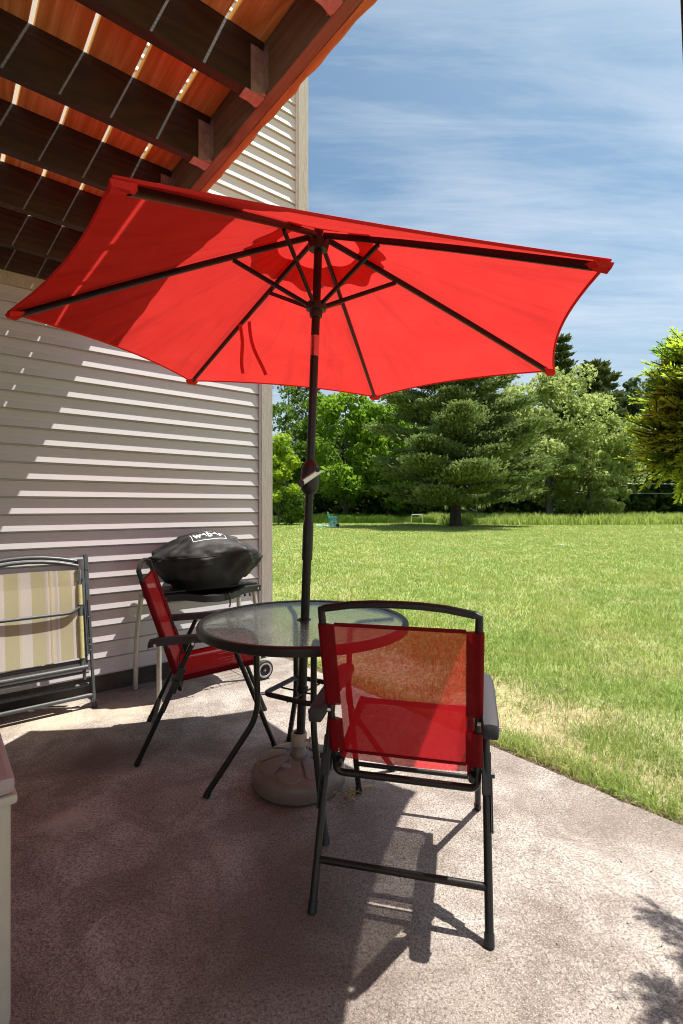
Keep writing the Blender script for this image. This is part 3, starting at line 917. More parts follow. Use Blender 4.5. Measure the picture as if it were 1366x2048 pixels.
        br.box(-.002, .002, -.012, .012, -.15, .0, Matrix.Translation((x + sx * .0145, .170, .375)) @ Matrix.Rotation(-.42, 4, 'X'))
        br.build('hinge_bracket', M['plastic'], c)
        ln = MB(); ln.tube([(x - sx * .006, .178, .40), (x - sx * .006, .225, .50)], .01, flat=(.002, .009, (1, 0, 0)))
        ln.build('fold_link', M['frame'], c)
        # armrest: lofted, rounded ends, drooping skirt
        secs = [(.048, .545, .018, .012), (.056, .556, .023, .017), (.09, .562, .025, .018), (.2, .566, .026, .018), (.33, .568, .029, .018), (.44, .566, .029, .017), (.500, .560, .026, .014), (.520, .553, .019, .009)]
        v = []; f = []
        for (yy, zz, hw_, ht) in secs:
            for (cx, cz) in ((1, -.9), (1, .25), (.78, .85), (.3, 1), (-.3, 1), (-.78, .85), (-1, .25), (-1, -.9)):
                v.append((x + sx * .006 + cx * hw_, yy, zz + cz * ht))
        for i in range(len(secs) - 1):
            for k2 in range(8):
                f.append((8 * i + k2, 8 * i + (k2 + 1) % 8, 8 * i + 8 + (k2 + 1) % 8, 8 * i + 8 + k2))
        f.append(tuple(range(8))[::-1]); f.append(tuple(8 * (len(secs) - 1) + k2 for k2 in range(8)))
        ar = obj('armrest', v, f, M['armrest'], c, True)
        pv = MB(); pv.tube([(sx * bw, .112, .552), (x, .105, .550)], .010, 10); pv.tube([(x + sx * .03, .246, .548), (x + sx * .036, .246, .548)], .007, 10)
        pv.tube([(x + sx * .03, .08, .552), (x + sx * .036, .08, .552)], .007, 10)
        tag(pv.build('pivot_bolts', M['steel'], ar), kind='stuff')
    MB().tube([(-hwid, .054, .119), (hwid, .054, .119)], .0105, 12).build('rear_stretcher', M['frame'], c)
    MB().tube([(-hwid + .012, .572, .152), (hwid - .012, .572, .152)], .0088, 12).build('front_stretcher', M['frame'], c)
    return c
ch1 = make_chair('red mesh folding chair nearest the camera, seen from behind, half in sunlight')
ch1.location = (.156, 1.413, 0); ch1.rotation_euler = (0, 0, -math.atan2(.231, .973))
ch2 = copy_tree(ch1)
ch2['label'] = 'red mesh folding chair turned sideways left of the table, in front of the covered grill'
ch2.location = (-.996, 2.543, 0); ch2.rotation_euler = (0, 0, -math.atan2(.967, .253))

# ------------------------------------------------------------------ folded striped lounger against the wall
lo_loc = hw(.745, 3.245, 0)
lou = thing('folded_lounge_chair', 'folded lounge chair with olive and cream striped sling leaning on the siding', 'lounge chair', lo_loc, ANG + PI)
# local frame: x runs left along the wall, y towards the camera; lean() tilts the folded pack back to the wall
def LP(x, h, d=0.0):
    return Vector((x, -.150 * h / .88 + d, h))
W = .62
bow = lambda h0, hh, d, inset: [LP(inset, h0, d)] + [LP(inset + (W - 2 * inset) * q, h0 + hh * (1 - (2 * q - 1) ** 2), d) for q in (.06, .2, .35, .5, .65, .8, .94)] + [LP(W - inset, h0, d)]
for (nm, x0, h1, d, rr) in (('side_rail', .0, .885, -.018, .0125), ('side_rail', W, .885, -.018, .0125)):
    MB().tube([LP(x0, .30, d), LP(x0, h1, d)], rr, flat=(.013, .011, (1, 0, 0))).build(nm, M['greyframe'], lou)
for sx, x0 in ((1, .012), (-1, W - .012)):
    MB().tube([LP(x0 + sx * .022, .25, .004), LP(x0 + sx * .022, .862, .004)], .012, flat=(.017, .010, (1, 0, 0))).build('back_rail', M['greyframe'], lou)
    lg = MB().tube([LP(x0 - .020, .005, .018), LP(x0 - .010, .62, .02)], .012, flat=(.008, .012, (1, 0, 0))).build('leg', M['greyframe'], lou)
    MB().box(-.011, .011, -.015, .015, 0, .03, Matrix.Translation(LP(x0 - .020, 0, .018))).build('foot_cap', M['plastic'], lg)
    MB().tube([LP(x0 + sx * .030, .17, .034), LP(x0 + sx * .040, .80, .03)], .012, flat=(.008, .010, (1, 0, 0))).build('leg', M['greyframe'], lou)
    MB().tube([LP(x0 + sx * .012, .30, .040), LP(x0 + sx * .016, .60, .034)], .012, flat=(.004, .009, (1, 0, 0))).build('arm_link', M['greyframe'], lou)
    bb = MB()
    for hh in (.33, .36, .395, .52, .80): bb.tube([LP(x0 - sx * .004, hh, .03), LP(x0 - sx * .004, hh, .052)], .007, 8)
    tag(bb.build('pivot_bolts', M['greyframe'], lou), kind='stuff')
MB().tube(bow(.822, .040, .012, .05), .0105, 10).build('head_bow', M['greyframe'], lou)
MB().tube(bow(.842, .042, -.016, .03), .0115, 10).build('foot_bow', M['greyframe'], lou)
def sheet2(name, x0, x1, h0, h1, d, sag, m):
    v = []; f = []
    for i in range(13):
        for j in range(9):
            u, w = i / 12, j / 8
            v.append(LP(x0 + (x1 - x0) * u, h0 + (h1 - h0) * w + .012 * math.sin(PI * u) * (w - .5), d - sag * math.sin(PI * u) * math.sin(PI * w)))
    for i in range(12):
        for j in range(8):
            q = i * 9 + j; f.append((q, q + 1, q + 10, q + 9))
    return obj(name, v, f, m, lou, 'full')
sheet2('rear_sling', .065, W - .065, .42, .800, .016, .012, M['stripes'])
sheet2('rear_sling', .050, W - .050, .46, .775, .026, .012, M['stripes'])
sheet2('front_sling', .062, W - .062, .300, .712, .046, .006, M['stripes'])
M['olive'] = simple('olive_sleeve', (.46, .42, .19), .7, 0, .12, 50, .1)
for sx, xx in ((1, .055), (-1, W - .055)):
    for (h0, h1) in ((.295, .535), (.600, .716)):
        MB().tube([LP(xx, h0, .044), LP(xx, (h0 + h1) / 2, .044), LP(xx, h1, .044)], .016, 12).build('sling_sleeve', M['olive'], lou)
    MB().tube([LP(xx, .735, .024), LP(xx, .80, .024)], .015, 12).build('sling_sleeve', M['olive'], lou)
    MB().tube([LP(xx, .245, .040), LP(xx, .60, .044)], .0115, 12).build('seat_rail', M['greyframe'], lou)
MB().tube(fillet([LP(.055, .590, .05), LP(.10, .560, .058), LP(.52, .560, .058), LP(.565, .590, .05)], .03, 4), .009, 10).build('arm_rod', M['greyframe'], lou)
for (h0, d, x0, rr) in ((.272, .02, .05, .012), (.245, .056, .028, .013), (.212, .038, .02, .008), (.125, -.02, .01, .011), (.072, .018, .0, .0125)):
    MB().tube([LP(x0, h0, d), LP(W - x0, h0, d)], rr, 12).build('cross_bar', M['greyframe'], lou)

# ------------------------------------------------------------------ grill stand and covered grill
gr = thing('grill_stand', 'black and grey wheeled grill stand by the wall behind the left chair', 'grill stand', hw(1.43, 3.20, 0), ANG)
# local: x along the wall, y towards the wall
for (x, y) in ((-.36, -.15), (-.40, .17)):
    MB().tube(fillet([(x * .93, y * .8, .62), (x * .99, y * .95, .36), (x, y, .005)], .25, 5), .0155, 12).build('leg', M['legsteel'], gr)
for (x, y) in ((.33, -.14), (.34, .17)):
    MB().tube(fillet([(x * .93, y * .8, .62), (x * .99, y * .95, .36), (x, y, .05)], .25, 5), .0155, 12).build('leg', M['legsteel'], gr)
MB().tube([(.345, -.20, .064), (.345, .21, .064)], .006, 8).build('axle', M['legsteel'], gr)
for y in (-.185, .195):
    Mw = Matrix.Translation((.345, y, .066)) @ Matrix.Rotation(PI / 2, 4, 'X')
    w = MB().lathe([(.050, -.016), (.061, -.015), (.066, -.008), (.066, .008), (.061, .015), (.050, .016), (.050, -.016)], 32, Mw).build('wheel', M['tyre'], gr)
    MB().lathe([(.040, -.0165), (.050, -.0165), (.050, .0165), (.040, .0165), (.040, -.0165)], 32, Mw).build('wheel_rim', M['rimgrey'], w)
    sp_ = MB().lathe([(.0, -.013), (.016, -.014), (.018, -.008), (.018, .008), (.016, .014), (0, .013)], 16, Mw)
    for q in range(8):
        an = 2 * PI * q / 8
        sp_.tube([Mw @ Vector((.012 * math.cos(an), .012 * math.sin(an), 0)), Mw @ Vector((.043 * math.cos(an), .043 * math.sin(an), 0))], .005, 6)
    sp_.lathe([(0, -.003), (.043, -.003), (.043, .003), (0, .003)], 24, Mw)
    sp_.build('spokes', M['tyre'], w)
# top tray: outline with a scooped, drooping front
def outline(q):                                        # closed superellipse-like frame
    pass
tr = MB()
tp_ = [(-.36, -.13), (-.25, -.14), (-.2, -.165), (-.1, -.215), (0, -.228), (.1, -.215), (.2, -.165), (.25, -.14), (.35, -.13), (.37, 0), (.35, .16), (-.36, .16), (-.38, 0)]
n = len(tp_)
tv = []; tf = []
def dr(x, y): return -.022 * max(0, 1 - (x / .2) ** 2) if y < -.15 else 0
for (sc, zt) in ((1, .600), (1.0, .640), (.93, .645), (.90, .618)):
    for (x, y) in tp_:
        tv.append((x * sc, y * (sc if sc == 1 else sc * .94), zt + dr(x, y)))
for L_ in range(3):
    for i in range(n):
        tf.append((L_ * n + i, L_ * n + (i + 1) % n, (L_ + 1) * n + (i + 1) % n, (L_ + 1) * n + i))
tf.append(tuple(3 * n + i for i in range(n))); tf.append(tuple(i for i in range(n))[::-1])
obj('top_tray', tv, tf, M['plastic'], gr, True)
bt_ = MB()
for x in (-.32, .32): bt_.tube([(x, -.134, .622), (x, -.150, .622)], .006, 8)
tag(bt_.build('tray_bolts', M['steel'], gr), kind='stuff')
hk = MB(); hk.tube(fillet([(.06, -.226, .625), (.06, -.245, .62), (.06, -.245, .55), (.06, -.235, .54)], .012, 3), .005, 8)
hk.build('tool_hook', M['plastic'], gr)
kb = MB()
for x in (.16, .2, .24): kb.tube([(x, -.18 + abs(x - .2) * .2, .602), (x, -.185, .585)], .008, 8)
tag(kb.build('tool_pegs', M['plastic'], gr), kind='stuff')
wr = MB()
for yq in (-.12, -.06, 0, .06, .12): wr.tube([(-.35, yq, .105), (.33, yq, .105)], .0028, 6)
for xq in (-.3, -.1, .1, .3): wr.tube([(xq, -.13, .102), (xq, .13, .102)], .0028, 6)
wr.tube([(-.36, -.14, .13), (.34, -.14, .13), (.34, .15, .13), (-.36, .15, .13)], .0035, 6, True)
wr.build('wire_shelf', M['plastic'], gr)
wing = MB().box(-.34, .34, -.10, .13, .642, .655, bev=.004).build('side_wing', M['plastic'], gr)

cov = thing('grill_cover', 'black vinyl cover with white lettering draped over the portable grill', 'cover', hw(1.43, 3.185, .655), ANG)
cov.rotation_euler = (0, 0, ANG - .12)
def cover_pt(th, t):
    """t 0 bottom hem .. 1 crown"""
    ct, st = math.cos(th), math.sin(th)
    zz = [0, .028, .085, .155, .200, .235, .285, .330, .358, .368]
    rx = [.205, .225, .285, .345, .372, .360, .285, .190, .090, 0.0]
    ry = [.150, .160, .190, .222, .235, .228, .185, .125, .060, 0.0]
    f_ = t * 9; i = min(8, int(f_)); w = f_ - i
    e = lambda A: A[i] + (A[i + 1] - A[i]) * w
    n_ = .82
    x = e(rx) * math.copysign(abs(ct) ** n_, ct); y = e(ry) * math.copysign(abs(st) ** n_, st); zq = e(zz)
    zq += -.035 * abs(ct) ** 3 * (1 if .2 < t < .75 else .4)
    # folds: pulled corners, sag and creases
    m = math.sin(PI * min(1, t * 1.05))
    cr_ = .014 * math.sin(7 * th + 5 * t) * m + .008 * math.sin(13 * th - 9 * t + 1.3) * m
    cr_ += .020 * math.exp(-((th - 4.05) / .16) ** 2) * math.exp(-((t - .47) / .08) ** 2)
    cr_ -= .022 * math.exp(-((th - 4.35) / .18) ** 2) * math.exp(-((t - .58) / .07) ** 2)
    cr_ -= .030 * math.exp(-((th - 5.25) / .35) ** 2) * math.exp(-((t - .36) / .12) ** 2)
    cr_ += .016 * math.exp(-((th - 5.75) / .12) ** 2) * m
    cr_ += .010 * math.sin(26 * th) * max(0, .3 - t)
    ab = lambda x: abs((x / PI) % 2 - 1)
    cr_ += (.016 * ab(9 * th + 6 * t + .6 * math.sin(3 * th)) + .012 * ab(17 * th - 11 * t) - .014) * m * (1.2 if t < .6 else .7)
    from mathutils import noise as mn
    q_ = Vector((x * 5.5, y * 5.5, zq * 8 + 3))
    rd_ = mn.ridged_multi_fractal(q_, .9, 2.1, 3, .95, 2.0)
    lab = min(1, max(0, (math.hypot((x + .015) / 1.3, y + .09) - .085) / .05))
    cr_ *= .12 + .88 * lab
    cr_ += .016 * (rd_ - 1.0) * (.25 + .75 * m) * (1 if t < .62 else .25) * lab
    k_ = .96 + cr_ / .25
    return Vector((x * k_, y * k_, zq + cr_ * .45 + .006 * math.sin(5 * th + 2) * m))
cv = []; cf = []
NTH, NL = 120, 52
for j in range(NL + 1):
    for i in range(NTH):
        cv.append(cover_pt(2 * PI * i / NTH, j / NL * .995))
for j in range(NL):
    for i in range(NTH):
        i2 = (i + 1) % NTH
        cf.append((j * NTH + i, j * NTH + i2, (j + 1) * NTH + i2, (j + 1) * NTH + i))
cf.append(tuple(NL * NTH + i for i in range(NTH)))
cs = obj('cover_shell', cv, cf, M['cover'], cov, 'full')
MB().tube([cover_pt(2 * PI * i / 48, .012) for i in range(48)], .006, 8, True).build('drawstring_hem', M['cover'], cov)
sm = MB().tube([cover_pt(PI + PI * i / 40, .50) * 1.004 for i in range(41)], .0022, 6)
sm.build('seam', M['cover'], cov)
# white print on the crown, laid on the cloth
from mathutils.bvhtree import BVHTree
bvh = BVHTree.FromPolygons([tuple(v) for v in cv], cf)
def drape(x, y, lift):
    h = bvh.ray_cast(Vector((x, y, 1)), Vector((0, 0, -1)))
    return Vector((x, y, (h[0].z if h[0] else .3) + lift))
def print_mesh(name, verts, faces):
    return obj(name, [drape(v[0], v[1], .0025) for v in verts], faces, M['white'], cov)
cu = bpy.data.curves.new('cover_print', 'FONT'); cu.body = 'weber'; cu.size = .062; cu.align_x = 'CENTER'; cu.align_y = 'CENTER'; cu.offset = .0022
cu.space_character = 1.15
to = bpy.data.objects.new('cover_print', cu); col.objects.link(to)
dg = bpy.context.evaluated_depsgraph_get()
tm = bpy.data.meshes.new_from_object(to.evaluated_get(dg))
tvs = [(v.co.x * 1.05 - .015, v.co.y * 1.35 - .086) for v in tm.vertices]; tfs = [tuple(p.vertices) for p in tm.polygons]
bpy.data.objects.remove(to); bpy.data.curves.remove(cu); bpy.data.meshes.remove(tm)
print_mesh('cover_lettering', tvs, tfs)
bv = []; bf = []
X0, X1, Y0_, Y1_, tk = -.125, .095, -.138, -.036, .0036
for (x0, x1, y0, y1) in ((X0, X1, Y0_, Y0_ + tk), (X0, X1, Y1_ - tk, Y1_), (X0, X0 + tk, Y0_ + tk, Y1_ - tk), (X1 - tk, X1, Y0_ + tk, Y1_ - tk)):
    nx = 14 if x1 - x0 > .1 else 1; ny = 6 if nx == 1 else 1
    for i in range(nx):
        for j in range(ny):
            b0 = len(bv)
            xa, xb = x0 + (x1 - x0) * i / nx, x0 + (x1 - x0) * (i + 1) / nx
            ya, yb = y0 + (y1 - y0) * j / ny, y0 + (y1 - y0) * (j + 1) / ny
            bv += [(xa, ya), (xb, ya), (xb, yb), (xa, yb)]; bf.append((b0, b0 + 1, b0 + 2, b0 + 3))
print_mesh('lettering_border', bv, bf)

# ------------------------------------------------------------------ storage box at the left edge
bx = thing('storage_box', 'cream resin storage box with taupe lid at the left edge of the patio', 'storage box', hw(.150, 1.346, 0), ANG)
MB().box(-1.2, -.006, .004, .70, .0, .525, bev=.02).build('box_body', M['cream'], bx)
MB().box(-1.2, .004, -.006, .71, .513, .535, bev=.008).build('body_rim', M['cream'], bx)
ld = MB().box(-1.21, .0, -.002, .705, .5355, .575, bev=.014).build('lid', M['lid'], bx)
MB().box(-1.15, -.05, .05, .65, .574, .583, bev=.004).build('lid_panel', M['lid'], ld)

# ------------------------------------------------------------------ grass
def blades(n, X, Y, h, wdt, lean, dry, seed):
    r = np.random.default_rng(seed)
    az = r.uniform(0, 2 * np.pi, n); la = r.uniform(0, 2 * np.pi, n)
    hh = h * r.uniform(.45, 1.25, n); ww = wdt * r.uniform(.6, 1.3, n); ll = lean * hh * r.uniform(.2, 1.6, n)
    dx, dy = np.cos(az) * ww, np.sin(az) * ww
    lx, ly = np.cos(la) * ll, np.sin(la) * ll
    z0 = np.full(n, -.033)
    P = np.empty((n, 5, 3))
    P[:, 0] = np.stack([X - dx, Y - dy, z0], 1); P[:, 1] = np.stack([X + dx, Y + dy, z0], 1)
    P[:, 2] = np.stack([X + dx * .8 + lx * .35, Y + dy * .8 + ly * .35, z0 + hh * .6], 1)
    P[:, 3] = np.stack([X - dx * .8 + lx * .35, Y - dy * .8 + ly * .35, z0 + hh * .6], 1)
    P[:, 4] = np.stack([X + lx, Y + ly, z0 + hh * (1 - .25 * lean)], 1)
    b = np.arange(n)[:, None] * 5
    F = np.concatenate([b + np.array([[0, 1, 2]]), b + np.array([[0, 2, 3]]), b + np.array([[3, 2, 4]])], 0)
    rn = np.repeat(r.random(n), 5); dr_ = np.repeat(dry, 5)
    return P.reshape(-1, 3), F, rn, dr_
Vs, Fs, Rn, Dr = [], [], [], []
def edge_b(x, y): return x * CA + y * SA
r = np.random.default_rng(1)
yy = np.linspace(1.2, 46, 4000)
rho = np.minimum(10500, 62000 / yy ** 1.88) * (1.55 * yy + 1.0)
cdf = np.cumsum(rho); NB = int(cdf[-1] * (yy[1] - yy[0])); cdf /= cdf[-1]
Y = np.interp(r.random(NB), cdf, yy)
X = r.uniform(-.62 * Y - .5, .93 * Y + .5)
b = edge_b(X, Y); a = -X * SA + Y * CA; de = b - PE
cl = .55 * vnoise(X * 3.2, Y * 3.2, 1) + .45 * vnoise(X * 9, Y * 9, 2)
drym = vnoise(X * 1.3 + 5, Y * 1.3, 5) * .6 + vnoise(X * 4.5, Y * 4.5, 6) * .4
strip = np.exp(-((de - .55) / .45) ** 2) * np.clip((6 - Y) / 2, 0, 1)
thin = .5 + .8 * cl - .60 * strip * (drym > .36)
thin = np.where(de < .17, 1.5 * cl + .35, thin)
keep = (de > -.002 + .045 * vnoise(a * 6, a * 0, 4)) & ~((a > WA - .02) & (b < 2.10)) & (r.random(NB) < thin)
X, Y, cl, de, drym, strip = X[keep], Y[keep], cl[keep], de[keep], drym[keep], strip[keep]
n = len(X)
dryp = np.clip((drym - .50) * 2.4, 0, .8) * .55 + strip * np.clip((drym - .22) * 3.2, 0, .97)
dryp = np.where(de < .17, dryp * .12, dryp)
dry = (r.random(n) < dryp) * r.uniform(.55, 1, n)
hm = .058 * (.65 + .7 * cl) * np.where(de < .2, 1.35, 1.0) * np.where(dry > 0, .8, 1)
wd_ = np.maximum(.0020, .00072 * Y)
v, f, rn, d = blades(n, X, Y, hm, wd_, np.where(dry > 0, 1.5, .95), dry, 51)
rn = np.clip(rn * .75 + np.repeat(np.where(de < .2, .3, 0) + .25 * cl, 5), 0, 1)
Vs.append(v); Fs.append(f); Rn.append(rn); Dr.append(d)
gv, gf, gn, gd = np.concatenate(Vs), np.concatenate(Fs), np.concatenate(Rn), np.concatenate(Dr)
grass = np_mesh('lawn_grass', gv, gf, M['grass'], gn)
ad = grass.data.attributes.new('dry', 'FLOAT', 'POINT'); ad.data.foreach_set('value', gd.astype(np.float32))
tag(grass, 'short mown grass growing over the lawn up to the patio edge', 'grass', kind='stuff')

def tall_zone(name, label, pts_fn, n, h, w, m, seed):
    r = np.random.default_rng(seed)
    X, Y = pts_fn(r, n)
    v, f, rn, d = blades(len(X), X, Y, h * (.6 + .8 * vnoise(X * .6, Y * .6, seed)), w, .5, np.zeros(len(X)), seed)
    o = np_mesh(name, v, f, m, rn)
    return tag(o, label, 'grass', kind='stuff')
tall_zone('tall_grass', 'strip of unmown pale green grass between the lawn and the woods on the right',
          lambda r, n: (lambda X, Y: (X[Y > 34 + .8 * np.sin(X * .3)], Y[Y > 34 + .8 * np.sin(X * .3)]))(r.uniform(7, 40, n), r.uniform(33.5, 47, n)), 26000, .66, .034, M['tallgrass'], 21)
tall_zone('rough_grass', 'darker uncut grass under the trees along the wood edge',
          lambda r, n: (r.uniform(-14, 12, n), r.uniform(37, 47, n)), 14000, .60, .045, M['leaf_mid'], 22)
# straw caught by the umbrella stand
sw_ = MB(); r2 = random.Random(5)
c0 = gpx(698, 1590)
for i in range(26):
    p = c0 + Vector((r2.uniform(-.045, .035), r2.uniform(-.05, .05), .003))
    an = r2.uniform(0, PI * 2); ln = r2.uniform(.03, .10)
    q = p + Vector((math.cos(an) * ln, math.sin(an) * ln, r2.uniform(0, .045)))
    sw_.tube([p, p.lerp(q, .5) + Vector((0, 0, .006)), q], .0011, 4)
tag(sw_.build('straw', M['straw'], None), 'wisps of dry straw on the concrete beside the umbrella stand', 'straw', kind='stuff')

db = MB(); r4 = random.Random(12)
for i in range(80):
    u_, v_ = r4.uniform(40, 1340), r4.uniform(1420, 2040)
    p = gpx(u_, v_)
    if p.x * CA + p.y * SA > PE - .03: continue
    an = r4.uniform(0, 6.28); ln = r4.uniform(.002, .006); w_ = ln * r4.uniform(.15, .5)
    dx, dy = Vector((math.cos(an), math.sin(an), 0)), Vector((-math.sin(an), math.cos(an), 0))
    z_ = Vector((0, 0, .0012)); up_ = Vector((0, 0, r4.uniform(.001, .004)))
    db.add([p - dx * ln + z_, p - dy * w_ + z_, p + dx * ln + z_, p + dy * w_ + z_, p + z_ + up_], [(0, 1, 4), (1, 2, 4), (2, 3, 4), (3, 0, 4), (3, 2, 1, 0)])
M['crumb'] = simple('dead_leaf_crumbs', (.10, .065, .04), .9, 0, .6, 60, .1)
tag(db.build('leaf_litter', M['crumb'], None, False), 'tiny crumbs of dead leaf scattered over the concrete', 'leaf litter', kind='stuff')

# ------------------------------------------------------------------ trees
def leaf_quads(P, size, seed, flat=.0, elong=1.0, dirs=None):
    r = np.random.default_rng(seed); n = len(P)
    u = r.normal(size=(n, 3)); u[:, 2] *= (1 - flat)
    if dirs is not None: u = dirs + .45 * r.normal(size=(n, 3))
    u /= np.linalg.norm(u, axis=1)[:, None] + 1e-9
    t = r.normal(size=(n, 3)); t[:, 2] *= (1 - flat)
    w = np.cross(u, t); 
    if flat > 0: w = np.cross(u, np.cross(u, np.array([0, 0, 1.0])) + .6 * r.normal(size=(n, 3)) * (1 - flat)) if False else np.cross(u, r.normal(size=(n, 3)) * (1 - flat) + np.array([0, 0, 1.5 * flat]))
    w /= np.linalg.norm(w, axis=1)[:, None] + 1e-9
    s_ = size * r.uniform(.55, 1.4, n)[:, None]
    a = u * s_ * elong; b = w * s_ * .62
    Q = np.stack([P - a, P + b - a * .1, P + a, P - b + a * .1], 1)
    F = np.arange(n)[:, None] * 4 + np.arange(4)[None]
    return Q.reshape(-1, 3), F
def crown_points(r, n, env, nclump, cs, fill=.15):
    """env(r, k) -> k points inside the crown; leaves gather round clump centres"""
    C = env(r, nclump)
    idx = r.integers(0, nclump, n)
    cr = cs * r.uniform(.5, 1.5, nclump)
    d = r.normal(size=(n, 3)); d /= np.linalg.norm(d, axis=1)[:, None]
    rad = cr[idx] * r.uniform(.35, 1, n) ** .6
    P = C[idx] + d * rad[:, None] * np.array([1, 1, .72])
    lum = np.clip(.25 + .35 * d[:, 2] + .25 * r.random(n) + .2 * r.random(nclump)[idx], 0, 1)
    return P, lum
def ell_env(rx, rz, zc, hollow=.45, low=-1.0, taper=0.0):
    def env(r, k):
        d = r.normal(size=(k, 3)); d /= np.linalg.norm(d, axis=1)[:, None]
        rad = r.uniform(hollow, 1, k) ** .5
        p = d * rad[:, None]
        lump = 1 + .28 * np.sin(3 * np.arctan2(p[:, 1], p[:, 0]) + 2.2 * p[:, 2] + rx)
        tp = 1 - taper * (p[:, 2] * .5 + .5)
        return np.stack([p[:, 0] * rx * lump * tp, p[:, 1] * rx * lump * tp, zc + p[:, 2] * rz], 1)
    return env
def limbs(h, r0, n, spread, seed, z0=.3, lean=.0):
    r = random.Random(seed); m = MB()
    top = Vector((lean * h, 0, h))
    pts = [Vector((0, 0, -.1)), Vector((.02 * h * r.uniform(-1, 1), .02 * h * r.uniform(-1, 1), h * .3)), Vector((lean * h * .5, .03 * h * r.uniform(-1, 1), h * .62)), top]
    m.tube(pts, [r0 * 1.25, r0 * .85, r0 * .55, r0 * .12], 9)
    for i in range(n):
        q = z0 + (1 - z0) * (i + r.random() * .6) / n
        a = r.uniform(0, 2 * PI)
        s0 = Vector((lean * h * q, 0, h * q * .92))
        L = spread * (1.15 - q * .7) * r.uniform(.6, 1.1)
        e = s0 + Vector((math.cos(a) * L, math.sin(a) * L, L * r.uniform(.35, .9)))
        mid = s0.lerp(e, .5) + Vector((0, 0, -.08 * L))
        m.tube([s0, mid, e], [r0 * .42 * (1.1 - q), r0 * .25 * (1.1 - q), r0 * .05], 6)
        for w in range(2):
            e2 = mid + Vector((r.uniform(-1, 1), r.uniform(-1, 1), r.uniform(.1, .9))) * L * .45
            m.tube([mid, e2], [r0 * .16 * (1.1 - q), r0 * .03], 5)
    return m
def deciduous(name, label, cat, u, Y, h, rx, rz, zc, n, size, m, bark, seed, nclump=60, cs=.9, r0=.16, hollow=.45, lean=0, group=None, taper=0.):
    X = (u - 683) / F_PX * Y
    t = thing(name, label, cat, (X, Y, -.04), seed * 1.7, group)
    r = np.random.default_rng(seed)
    limbs(h * .86, r0, 9, rx, seed, .25, lean).build('trunk', M[bark], t)
    P, lum = crown_points(r, n, ell_env(rx, rz, zc, hollow, taper=taper), nclump, cs)
    V, Fq = leaf_quads(P, size, seed)
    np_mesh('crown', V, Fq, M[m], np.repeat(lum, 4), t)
    return t
def pine(name, label, u, Y, h, rmax, seed, zlow=1.6, n_per=330, m='leaf_pine', r0=.34, droop=.02, top_pow=.75, tiers=17, flatpad=.22, size=.17):
    X = (u - 683) / F_PX * Y
    t = thing(name, label, 'tree', (X, Y, -.04), 0)
    r = np.random.default_rng(seed); rr = random.Random(seed)
    tk = MB(); tk.tube([(0, 0, -.15), (.0, 0, .25), (.02, 0, h * .3), (-.05, .03, h * .65), (0, 0, h)], [r0 * 1.75, r0 * 1.05, r0 * .8, r0 * .45, r0 * .08], 12)
    Ps, Ds, Ls = [], [], []
    for i in range(tiers):
        q = (i + .3) / tiers
        z = zlow + (h - zlow) * q ** 1.05
        R = rmax * (1 - q) ** top_pow * (1.0 if q > .12 else .85) + .25
        nb = rr.randint(4, 6)
        a0 = rr.uniform(0, 6.28)
        for b_ in range(nb):
            a = a0 + 2 * PI * b_ / nb + rr.uniform(-.35, .35)
            L = R * rr.uniform(.62, 1.12)
            dirv = Vector((math.cos(a), math.sin(a), 0))
            rise = rr.uniform(-.06, .10) + .38 * q
            s0 = Vector((0, 0, z - .15 * L)); e = s0 + dirv * L + Vector((0, 0, L * (rise + .12)))
            mid = s0.lerp(e, .55) + Vector((0, 0, -.05 * L))
            tk.tube([s0, mid, e], [r0 * .20 * (1.05 - q), r0 * .12 * (1.05 - q), .01], 5)
            npads = max(2, int(L / .62))
            for p in range(npads):
                f_ = .30 + .72 * (p + rr.random() * .5) / npads
                cpt = np.array(s0.lerp(e, min(f_, 1.02))) + np.array([0, 0, -.04 * L * math.sin(PI * min(f_, 1))])
                wdt = (.30 + .26 * L * .5 * math.sin(PI * min(.95, f_ * .9))) * rr.uniform(.75, 1.2)
                k = int(n_per * .16 * (wdt / .5) ** 1.5) + 12
                d = r.normal(size=(k, 3)) * np.array([wdt, wdt, wdt * flatpad]) * .62
                d[:, 2] = np.abs(d[:, 2]) * .9 - .04
                Ps.append(cpt + d); 
                dd = np.array([dirv.x * .6, dirv.y * .6, .55]) + d / (wdt + 1e-6) * .5
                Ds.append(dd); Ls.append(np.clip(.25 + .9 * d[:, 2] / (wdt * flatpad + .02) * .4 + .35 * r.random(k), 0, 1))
    tk.build('trunk', M['barkdark'], t)
    P, D, Lm = np.concatenate(Ps), np.concatenate(Ds), np.concatenate(Ls)
    V, Fq = leaf_quads(P, size, seed, 0, 1.5, D)
    # slender needle tufts
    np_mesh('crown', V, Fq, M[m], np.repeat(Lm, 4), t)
    return t
pine('white_pine', 'large white pine with layered spreading branches at the lawn edge', 911, 31.5, 14.6, 6.2, 31, zlow=1.9, size=.085, n_per=1500, tiers=18)
